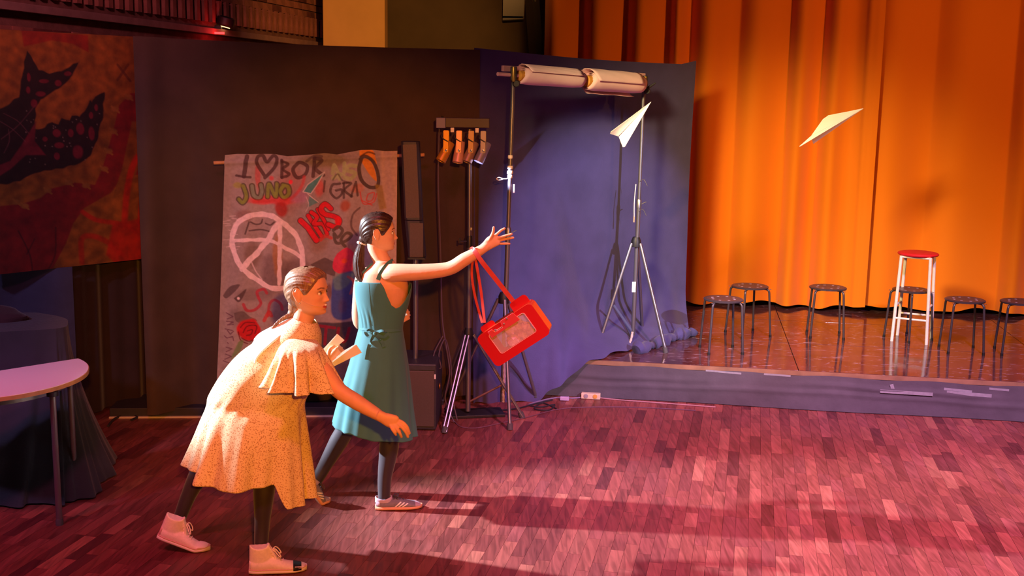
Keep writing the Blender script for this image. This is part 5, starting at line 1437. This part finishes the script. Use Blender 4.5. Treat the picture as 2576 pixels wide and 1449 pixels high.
u_ = d_.cross(Vector((0, 1, 0))).normalized(); v_ = d_.cross(u_)
for k in range(25):
    a = 2 * math.pi * k / 24; rg.append(tie + (u_ * math.cos(a) + v_ * math.sin(a)) * .020)
mb.tube(rg, lambda t: .0075 * (1 + .2 * math.sin(t * 60)), 8); mb.build('hair_tie', M_white, G)
# dress
M_green = cloth_mat('green_cotton', '#467a80', 0.06, 0.75, 0.06, 200, 0.1)
def g_top(th):
    a = math.degrees(th)
    return float(pw(a, [(-180, 706), (-140, 704), (-88, 703), (-83, 716), (-76, 740), (-66, 760), (-54, 769), (-44, 766), (-30, 752), (-15, 728), (0, 714), (25, 716), (50, 745), (75, 750), (100, 720), (130, 708), (180, 706)]))
def g_bot(th): return 1079 + 18 * math.cos(th) + 3 * math.sin(th) + 2.0 * math.sin(7 * th)
def g_pl(th, t):
    w = max(0, (t - 835) / 265)
    f = .050 * w * (math.sin(9 * th + 1.2 * math.sin(2 * th) + .5) + .45 * math.sin(17 * th + 1)) * w ** .3
    br = math.exp(-((t - 828) / 9) ** 2)
    f -= .018 * br
    # gathers that run up from the bow
    a = th + 2.25
    f += .014 * math.sin(26 * a + (830 - t) * .10) * math.exp(-(a / .9) ** 2) * (math.exp(-((t - 800) / 26) ** 2)) 
    return f + .006
dressG = shell('dress', g_rows, 220, 120, M_green, G, g_top, g_bot, g_pl)
bvD = bvh_of(dressG.data)
strip_on(bvG, [(951, 704), (957, 690), (966, 676), (976, 664), (986, 657), (994, 654)], .024, .004, 18).build('shoulder_strap', M_green, dressG)
strip_on(bvG, [(905, 706), (912, 690), (925, 676), (938, 664)], .020, .004, 14).build('shoulder_strap', M_green, dressG)
# waist tie with bow
bow = J(944, 838, 6.0); bw = on_surf(bvD, 944, 838, .010) or bow
wr = MB()
strip_on(bvD, [(903, 824), (920, 828), (944, 836), (975, 832), (1012, 828)], .020, .006, 26).build('waist_band', M_green, dressG)
def ribbon(pts, w, nm):
    P = []
    for x, y, o_ in pts:
        q = on_surf(bvD, x, y, o_) or ony(x, y, bw.y - o_)
        P.append(q)
    P = [Vector(p) for p in crom(P, 26)]
    rows = []
    for i in range(len(P)):
        d = (P[min(i + 1, 25)] - P[max(i - 1, 0)]).normalized(); v = (P[i] - CAM).normalized(); s = d.cross(v).normalized() * math.cos(i * .15) + v * math.sin(i * .25) * .5
        s.normalize(); k = v * .0015
        rows.append([P[i] - s * w / 2 - k, P[i] + s * w / 2 - k, P[i] + s * w / 2 + k, P[i] - s * w / 2 + k])
    MB().loft(rows).build(nm, M_green, dressG)
ribbon([(944, 838, .012), (930, 830, .022), (920, 836, .026), (928, 846, .022), (944, 839, .014)], .018, 'bow_loop')
ribbon([(944, 838, .012), (960, 832, .022), (974, 838, .026), (964, 848, .022), (944, 839, .014)], .018, 'bow_loop')
ribbon([(944, 839, .016), (934, 856, .016), (926, 880, .012), (922, 905, .010)], .020, 'bow_tail')
ribbon([(944, 839, .016), (954, 852, .018), (962, 862, .016), (966, 872, .014)], .020, 'bow_tail')
MB().lathe([(1e-7, -.012), (.009, -.009), (.012, 0), (.009, .009), (1e-7, .012)], bw - Vector((0, .008, 0)), 12).build('bow_knot', M_green, dressG)
strip_on(bvD, [(928, 710), (932, 760), (938, 820)], .003, .0035, 24).build('zip', mat('zip_green', '#35605a', .5), dressG)
# shoes
gm = dict(upper=mat('grey_suede', '#7c7480', .85, 0, .15, 60), sole=mat('gum_sole', '#d89a78', .6), stripe=mat('white_stripe', '#efe8e4', .5), heel=mat('lilac_suede', '#b8a4b8', .8), toe=mat('pale_suede', '#b49aa8', .85), lace=mat('dark_lace', '#4a4452', .7), line=M_white)
shoe(G, onz(944, 1281), onz(1061, 1276), 0, False, gm, .262, 'grey sneaker with three white stripes, flat on the floor')
tG = onz(830, 1262); shoe(G, tG - Vector((.20, .115, 0)), tG, 0.98, False, gm, .262, 'grey striped sneaker with raised heel')

# ================================================================== person in the patterned dress
Pn = thing('person', (-1.35, 5.4, 0), 'person in a cream patterned dress bending forward, white canvas high-tops', 'person')
p_rows = [(0, (741, 797, 796, 812, 5.42, .070)), (1, (700, 822, 806, 840, 5.42, .125)), (2, (655, 852, 806, 872, 5.42, .160)), (3, (606, 888, 800, 915, 5.42, .170)), (4, (562, 935, 788, 955, 5.42, .172)), (5, (530, 990, 774, 990, 5.42, .172)),
          (6, (523, 1016, 765, 1014, 5.41, .165)), (7, (512, 1050, 765, 1045, 5.40, .190)), (8, (498, 1095, 769, 1095, 5.39, .215)), (9, (483, 1140, 773, 1150, 5.39, .235)), (10, (470, 1180, 776, 1200, 5.39, .250)), (11, (462, 1220, 778, 1250, 5.39, .260))]
mb = MB()
limb(mb, [J(618, 1010, 5.43), J(655, 960, 5.43), J(700, 905, 5.43), J(742, 860, 5.42), J(757, 835, 5.42)], [.135, .118, .115, .105, .07], 28)
limb(mb, [J(748, 868, 5.32), J(746, 866, 5.52)], [.05, .05], 16)
HP = Head(J(775, 735, 5.42), (math.cos(-.30), math.sin(-.30), 0), 0.05, 1.045)
HP.add(mb, J(757, 826, 5.42))
sR, eR, wR = J(770, 884, 5.28), J(848, 978, 5.17), J(955, 1046, 5.10)
limb(mb, [J(748, 862, 5.38), sR, J(808, 925, 5.205), eR, J(900, 1013, 5.135), wR, J(966, 1052, 5.095)], [.045, .046, .044, .039, .0375, .0265, .025], 20)
sL, eL, wL = J(752, 870, 5.57), J(792, 950, 5.72), J(826, 912, 5.78)
limb(mb, [J(748, 862, 5.5), sL, J(772, 905, 5.66), eL, wL], [.045, .045, .041, .036, .025], 18)
hand_free(mb, wL, (J(845, 896, 5.79) - wL), Vector((-.3, 0, 1)), 0.9, .95)
yp = 5.09
hand_px(mb, wR, [
    ([(1000, 1058, yp), (1012, 1062, yp - .008), (1024, 1074, yp - .010), (1030, 1090, yp - .002)], .0098, .0072),
    ([(996, 1063, yp - .006), (1010, 1074, yp - .018), (1020, 1086, yp - .018), (1026, 1099, yp - .010)], .0098, .0074),
    ([(989, 1067, yp - .010), (999, 1080, yp - .024), (1006, 1090, yp - .024), (1010, 1099, yp - .014)], .0094, .0072),
    ([(981, 1069, yp - .012), (987, 1080, yp - .026), (992, 1088, yp - .026), (996, 1094, yp - .018)], .0086, .0066),
    ([(968, 1052, yp + .02), (984, 1060, yp + .038), (998, 1074, yp + .046), (1006, 1086, yp + .042)], .0125, .0078)], yp,
    [(950, 1043, yp, .025, .020), (964, 1051, yp, .027, .019), (978, 1057, yp - .002, .033, .018), (990, 1061, yp - .004, .035, .0155), (998, 1064, yp - .006, .030, .011)], 1)
legsP = [([J(640, 1020, 5.38), J(662, 1100, 5.33), J(668, 1170, 5.30), J(664, 1240, 5.285), J(660, 1310, 5.28), J(657, 1368, 5.28), J(656, 1395, 5.28)], [.09, .072, .054, .0525, .038, .034, .034]),
         ([J(605, 1020, 5.52), J(575, 1085, 5.55), J(540, 1120, 5.58), J(505, 1185, 5.60), J(475, 1245, 5.61), J(455, 1295, 5.61), J(446, 1316, 5.61)], [.09, .074, .056, .054, .040, .034, .033])]
for p, r in legsP: limb(mb, p, [x - .003 for x in r], 22)
me = remesh(mb, .0036, 4)
V = verts_np(me); C_ = np.tile(SKIN, (len(V), 1)); HP.paint(V, C_, '#b84a48', '#6a4028'); paint(me, C_); me.materials.append(M_skin)
link('body', me, Pn); bvP = bvh_of(me)
HP.eyes(Pn)
mb = MB()
for p, r in legsP: limb(mb, p, r, 24, 60)
mb.build('tights', M_tight, Pn)
M_hairP = hair_mat('light_brown_hair', '#6e4e3a', '#a47c5e', 0.36)
hair_cap(HP, 'hair', Pn, M_hairP, .015, (-.105, 0, -.06), 40, False, [(0, .070), (.45, .066), (.8, .046), (1.1, .020), (1.3, .000), (1.45, -.004), (1.62, .022), (1.85, .006), (2.05, -.040), (2.5, -.078), (3.15, -.088)])
mb = MB()
limb(mb, [J(745, 770, 5.43), J(738, 785, 5.43), J(728, 795, 5.42)], [.042, .030, .014], 18)
B0 = [J(730, 793, 5.42), J(714, 800, 5.405), J(698, 812, 5.385), J(684, 826, 5.37)]
for ph in (0, 2.1, 4.2):
    pts = []
    for k, q in enumerate(crom(B0, 28)):
        t = k / 27; pts.append(Vector(q) + Vector((0, math.cos(t * 17 + ph) * .007, math.sin(t * 17 + ph) * .006)) * (1 - .4 * t))
    mb.tube(pts, lambda t: .0085 * (1 - .55 * t), 8)
mb.build('braid', M_hairP, Pn)
e_ = HP.w((-.004, -.079, -.040)); MB().lathe([(1e-7, -.004), (.004, 0), (1e-7, .004)], e_, 8).build('earring', M_bolt, Pn)
mic = [HP.w((.000, -.080, -.022)), HP.w((.04, -.070, -.045)), HP.w((.075, -.040, -.058)), HP.w((.098, -.020, -.055))]
mc = MB().tube(crom(mic, 20), .0012, 6).build('headset_microphone', mat('skin_wire', '#d8a890', .6), Pn)
MB().lathe([(1e-7, -.007), (.0045, -.004), (.005, .003), (1e-7, .008)], mic[-1], 10, Matrix.Rotation(1.2, 3, 'Y')).build('microphone_tip', M_white, mc)
# printed dress
def print_mat():
    m = bpy.data.materials.new('printed_cotton')
    nt, b, N, L = nodes(m)
    tc = N('ShaderNodeTexCoord')
    vo = N('ShaderNodeTexVoronoi'); vo.inputs['Scale'].default_value = 140; vo.inputs['Randomness'].default_value = 1.0; L(tc.outputs['Object'], vo.inputs['Vector'])
    nz = N('ShaderNodeTexNoise'); nz.inputs['Scale'].default_value = 130; nz.inputs['Detail'].default_value = 2; L(tc.outputs['Object'], nz.inputs['Vector'])
    ad = N('ShaderNodeMath'); ad.operation = 'ADD'; L(vo.outputs['Distance'], ad.inputs[0]); L(nz.outputs['Fac'], ad.inputs[1])
    mr = N('ShaderNodeMapRange'); mr.inputs[1].default_value = 0.74; mr.inputs[2].default_value = 0.92; L(ad.outputs[0], mr.inputs[0])
    mx = N('ShaderNodeMix'); mx.data_type = 'RGBA'; mx.inputs[6].default_value = (*lin('#b48c62'), 1); mx.inputs[7].default_value = (*lin('#e6cda4'), 1)
    L(mr.outputs[0], mx.inputs[0]); L(mx.outputs[2], b.inputs['Base Color'])
    b.inputs['Roughness'].default_value = .85; b.inputs['Specular IOR Level'].default_value = .2
    return m
M_print = print_mat()
def p_bot(th):
    a = math.degrees(th)
    return float(pw(a, [(-180, 9.55), (-150, 9.6), (-143, 9.62), (-136, 10.0), (-100, 10.12), (-62, 9.9), (-52, 9.85), (-44, 11.0), (-10, 11.05), (40, 10.9), (90, 10.3), (180, 9.55)]))
def p_pl(th, t):
    w = max(0, (t - 6.2) / 4.5)
    f = .10 * w * (math.sin(8 * th + 1.1 * math.sin(3 * th) + .8) + .45 * math.sin(17 * th + 2))
    f += .012 * math.sin(19 * th + t * 1.7) * math.exp(-((t - 5.6) / .9) ** 2)
    f += .010 * math.sin(8 * th + t * 2.6) * math.exp(-((t - 3.2) / 1.4) ** 2)
    return f
dressP = shell('dress', p_rows, 240, 150, M_print, Pn, None, p_bot, p_pl)
# flutter sleeves
def sleeve(rows, nm, k):
    def pl(th, t): return (.16 * math.sin(k * th + 1.0) + .06 * math.sin(2.3 * k * th)) * max(0, t - .25) ** 1.2
    return shell(nm, rows, 120, 40, M_print, dressP, None, lambda th: 2.0 + .06 * math.sin(3 * th), pl)
sleeve([(0, (746, 844, 786, 852, 5.35, .05)), (.5, (712, 866, 808, 878, 5.24, .108)), (1, (698, 905, 824, 915, 5.20, .112)), (1.5, (690, 942, 833, 948, 5.19, .108)), (2.0, (682, 975, 842, 982, 5.175, .105))], 'sleeve', 8)
sleeve([(0, (738, 838, 790, 848, 5.53, .060)), (.5, (728, 868, 798, 880, 5.60, .072)), (1, (725, 900, 808, 910, 5.63, .075)), (2.0, (735, 950, 822, 945, 5.65, .078))], 'sleeve', 8)
# broad white collar lying on the back
n1, n2 = 40, 40
Vc = np.zeros((n1, n2, 3))
for i in range(n1):
    u = i / (n1 - 1)
    x, y = spl(u, [(0, (744, 795)), (.25, (716, 806)), (.5, (684, 822)), (.8, (650, 842)), (1.0, (638, 856))])
    for j in range(n2):
        v = -1 + 2 * j / (n2 - 1)
        Yc = 5.42 + v * lerp(.075, .175, sstep(u * 1.4))
        q = ony(x, y, 5.42); drop = (.030 + .045 * u) * v * v + .012 * math.sin(9 * v + 3 * u) * u * .5
        Vc[i, j] = (q.x + drop * .55, Yc, q.z - drop)
oc = grid_mesh('collar', Vc, mat('white_collar', '#f2ece4', .8, 0, .04, 40), dressP); oc.modifiers.new('solid', 'SOLIDIFY').thickness = .006
# canvas high-tops
pm = dict(upper=mat('white_canvas', '#f6e4e2', .85, 0, .08, 80, bump=.2, bscale=300), sole=mat('white_rubber', '#f8e8e6', .55), toe=mat('white_toe', '#f4e4e2', .45), lace=mat('white_lace', '#f2e0e2', .8), line=mat('pink_line', '#d8a8a8', .6), patch=mat('black_tape', '#1a1618', .4))
shoe(Pn, onz(630, 1441), onz(771, 1432), 0, True, pm, .275, 'white canvas high-top with black tape on the toe', patch=True)
shoe(Pn, onz(400, 1385) + Vector((0, .0, 0)), onz(528, 1383), 0.36, True, pm, .275, 'white canvas high-top with raised heel')

# ------------------------------------------------------------------ folded paper planes in the hands
def folded(c0, c1, w, Y, label, n=3):
    t = thing('paper_plane', (c0 + c1) / 2, label, 'paper plane', 'white paper planes')
    d = (c1 - c0); L_ = d.length; d.normalize(); s = d.cross(Vector((0, 1, 0))).normalized(); nn = s.cross(d)
    for k in range(n):
        o_ = nn * (.010 * (k - (n - 1) / 2)) + s * (.006 * k)
        pts = [(0, -w * .12), (L_ * (1 - .05 * k), -w * .5), (L_ * (1.0 - .03 * k), w * (.42 - .1 * k)), (L_ * .2, w * .2)]
        MB().prism(pts, c0 + o_, d, s, nn, .002).build('folded_sheet', M_paper, t, smooth=False)
    return t
folded(J(803, 905, 5.84), J(858, 846, 5.82), .054, 5.5, 'folded white paper plane, the upper one in the bending person’s hand', 3)
folded(J(818, 928, 5.78), J(904, 874, 5.76), .056, 5.5, 'folded white paper plane, the lower one in the bending person’s hand', 4)
folded(J(990, 802, 6.40), J(1022, 786, 6.38), .030, 6.4, 'white paper plane tip peeking past the green dress waist', 2)

# ================================================================== red shoulder bag on the outstretched wrist
bag = thing('shoulder_bag', J(1292, 832, 5.98), 'red vinyl shoulder bag with clear window dangling from the outstretched arm', 'bag')
bc = J(1293, 834, 5.98); ang = math.radians(36.0)
bu = Vector((math.cos(ang) * .985, -.17, math.sin(ang))).normalized()
bn = bu.cross(Vector((0, 0, 1))); bn = Vector((-.25, -1, -.15)); bn = (bn - bu * bn.dot(bu)).normalized(); bv = bn.cross(bu).normalized()
if bv.z < 0: bv = -bv
def BP(u, v, n): return bc + bu * u + bv * v + bn * n
def vinyl(name, col, tr=0.35, rough=.18):
    m = mat(name, col, rough, spec=.6, coat=.4); m.node_tree.nodes['Principled BSDF'].inputs['Transmission Weight'].default_value = tr; return m
M_vin = vinyl('red_vinyl_sheet', '#cc2226', .12); M_vin2 = vinyl('orange_red_vinyl', '#e0502a', .1); M_clear = vinyl('clear_vinyl', '#f4dcdc', 0.0, .08); M_clear.node_tree.nodes['Principled BSDF'].inputs['Alpha'].default_value = .22
def rrect(x0, y0, x1, y1, r, n=5):
    out = []
    for cx, cy, a0 in ((x1 - r, y1 - r, 0), (x0 + r, y1 - r, 90), (x0 + r, y0 + r, 180), (x1 - r, y0 + r, 270)):
        for k in range(n + 1):
            a = math.radians(a0 + 90 * k / n); out.append((cx + r * math.cos(a), cy + r * math.sin(a)))
    return out
BW, BH, BD = .182, .108, .050
def band(outer, inner, n0, n1, nm, m, parent=bag):
    k = len(outer); vs = [BP(x, y, n0) for x, y in outer] + [BP(x, y, n0) for x, y in inner] + [BP(x, y, n1) for x, y in outer] + [BP(x, y, n1) for x, y in inner]
    fs = []
    for i in range(k):
        j = (i + 1) % k
        fs += [(i, j, k + j, k + i), (2 * k + i, 3 * k + i, 3 * k + j, 2 * k + j), (i, 2 * k + i, 2 * k + j, j), (k + i, k + j, 3 * k + j, 3 * k + i)]
    return MB().add(vs, fs).build(nm, m, parent, angle=30)
band(rrect(-BW, -BH, BW, BH * .86, .028), rrect(-BW + .006, -BH + .006, BW - .006, BH * .86 - .006, .024), -BD, BD, 'gusset', M_vin2)
for sgn, nm in ((1, 'front_frame'), (-1, 'back_frame')):
    band(rrect(-BW, -BH, BW, BH * .86, .028), rrect(-BW * .62, -BH * .52, BW * .66, BH * .60, .012), sgn * BD, sgn * (BD + .004), nm, M_vin)
    MB().prism(rrect(-BW * .63, -BH * .54, BW * .67, BH * .62, .012), BP(0, 0, sgn * (BD + .001)), bu, bv, bn, .0015).build('window', M_clear, bag, smooth=False)
    band(rrect(-BW * .64, -BH * .55, BW * .68, BH * .63, .014), rrect(-BW * .62, -BH * .53, BW * .66, BH * .61, .012), sgn * (BD + .003), sgn * (BD + .006), 'piping', mat('pale_piping_%d' % sgn, '#f0a8a4', .4))
# flap with its cut-out and two side tabs along the top
flap = [(-.105, .045), (-.105, .085), (-.075, .085), (-.070, .062), (-.020, .062), (-.012, .098), (.075, .098), (.085, .045)]
MB().prism([(x, y) for x, y in flap], BP(0, 0, BD + .010), bu, bv, bn, .004).build('flap', vinyl('pink_red_vinyl', '#d8484c', .1), bag, smooth=False, bevel=.002)
MB().prism(rrect(-BW * .78, .060, -BW * .30, BH * 1.14, .016), BP(0, 0, BD * .3), bu, bv, bn, .006).build('side_tab', M_vin, bag, smooth=False)
MB().prism(rrect(BW * .34, .050, BW * .94, BH * 1.30, .022), BP(0, 0, -BD * .2), bu, bv, bn, .006).build('side_tab', M_vin, bag, smooth=False)
for x, y in ((-.06, .072), (.0, .074), (.03, .09)): MB().lathe([(1e-7, 0), (.005, 0), (.004, .004), (1e-7, .005)], BP(x, y, BD + .014), 10, Matrix((bu, bv, bn)).transposed()).build('snap', M_bolt, bag)
# crumpled paper and fabric inside
mb = MB()
for k in range(9):
    c = BP(rnd.uniform(-.08, .09), rnd.uniform(-.055, .04), rnd.uniform(-.015, .02)); rr = rnd.uniform(.022, .04)
    mb.loft([[c + (bu * math.cos(a) * math.sin(ph) + bv * math.cos(ph) + bn * math.sin(a) * math.sin(ph) * .6) * rr * (1 + .22 * math.sin(5 * a + 3 * ph + k)) for a in np.linspace(0, 2 * math.pi, 14, endpoint=False)] for ph in np.linspace(.1, 3.04, 9)])
mb.build('contents', mat('pink_tissue', '#e0a8b4', .7, 0, .45, 40, dark=lin('#b04060')), bag)
# straps: two thin ones to the left tab, a broad one to the right
M_strap = mat('red_strap', '#c8443c', .45, 0, .1, 30)
top_ = J(1203, 640, 5.955)
def strap(pts, w, nm):
    P = [Vector(p) for p in crom(pts, 30)]; rows = []
    for i in range(30):
        d = (P[min(i + 1, 29)] - P[max(i - 1, 0)]).normalized(); s = d.cross(Vector((.25, 1, 0))).normalized(); k = s.cross(d) * .0015
        rows.append([P[i] - s * w / 2 - k, P[i] + s * w / 2 - k, P[i] + s * w / 2 + k, P[i] - s * w / 2 + k])
    MB().loft(rows).build(nm, M_strap, bag)
strap([J(1192, 632, 6.03), J(1187, 627, 5.99), J(1193, 630, 5.955), J(1212, 658, 5.945), J(1250, 706, 5.945), J(1291, 758, 5.95)], .026, 'strap')
strap([J(1196, 650, 5.995), J(1203, 690, 5.98), J(1211, 740, 5.955), J(1219, 812, 5.94)], .015, 'strap')
strap([J(1190, 650, 6.02), J(1187, 690, 6.02), J(1195, 745, 6.0), J(1213, 812, 5.96)], .013, 'strap')
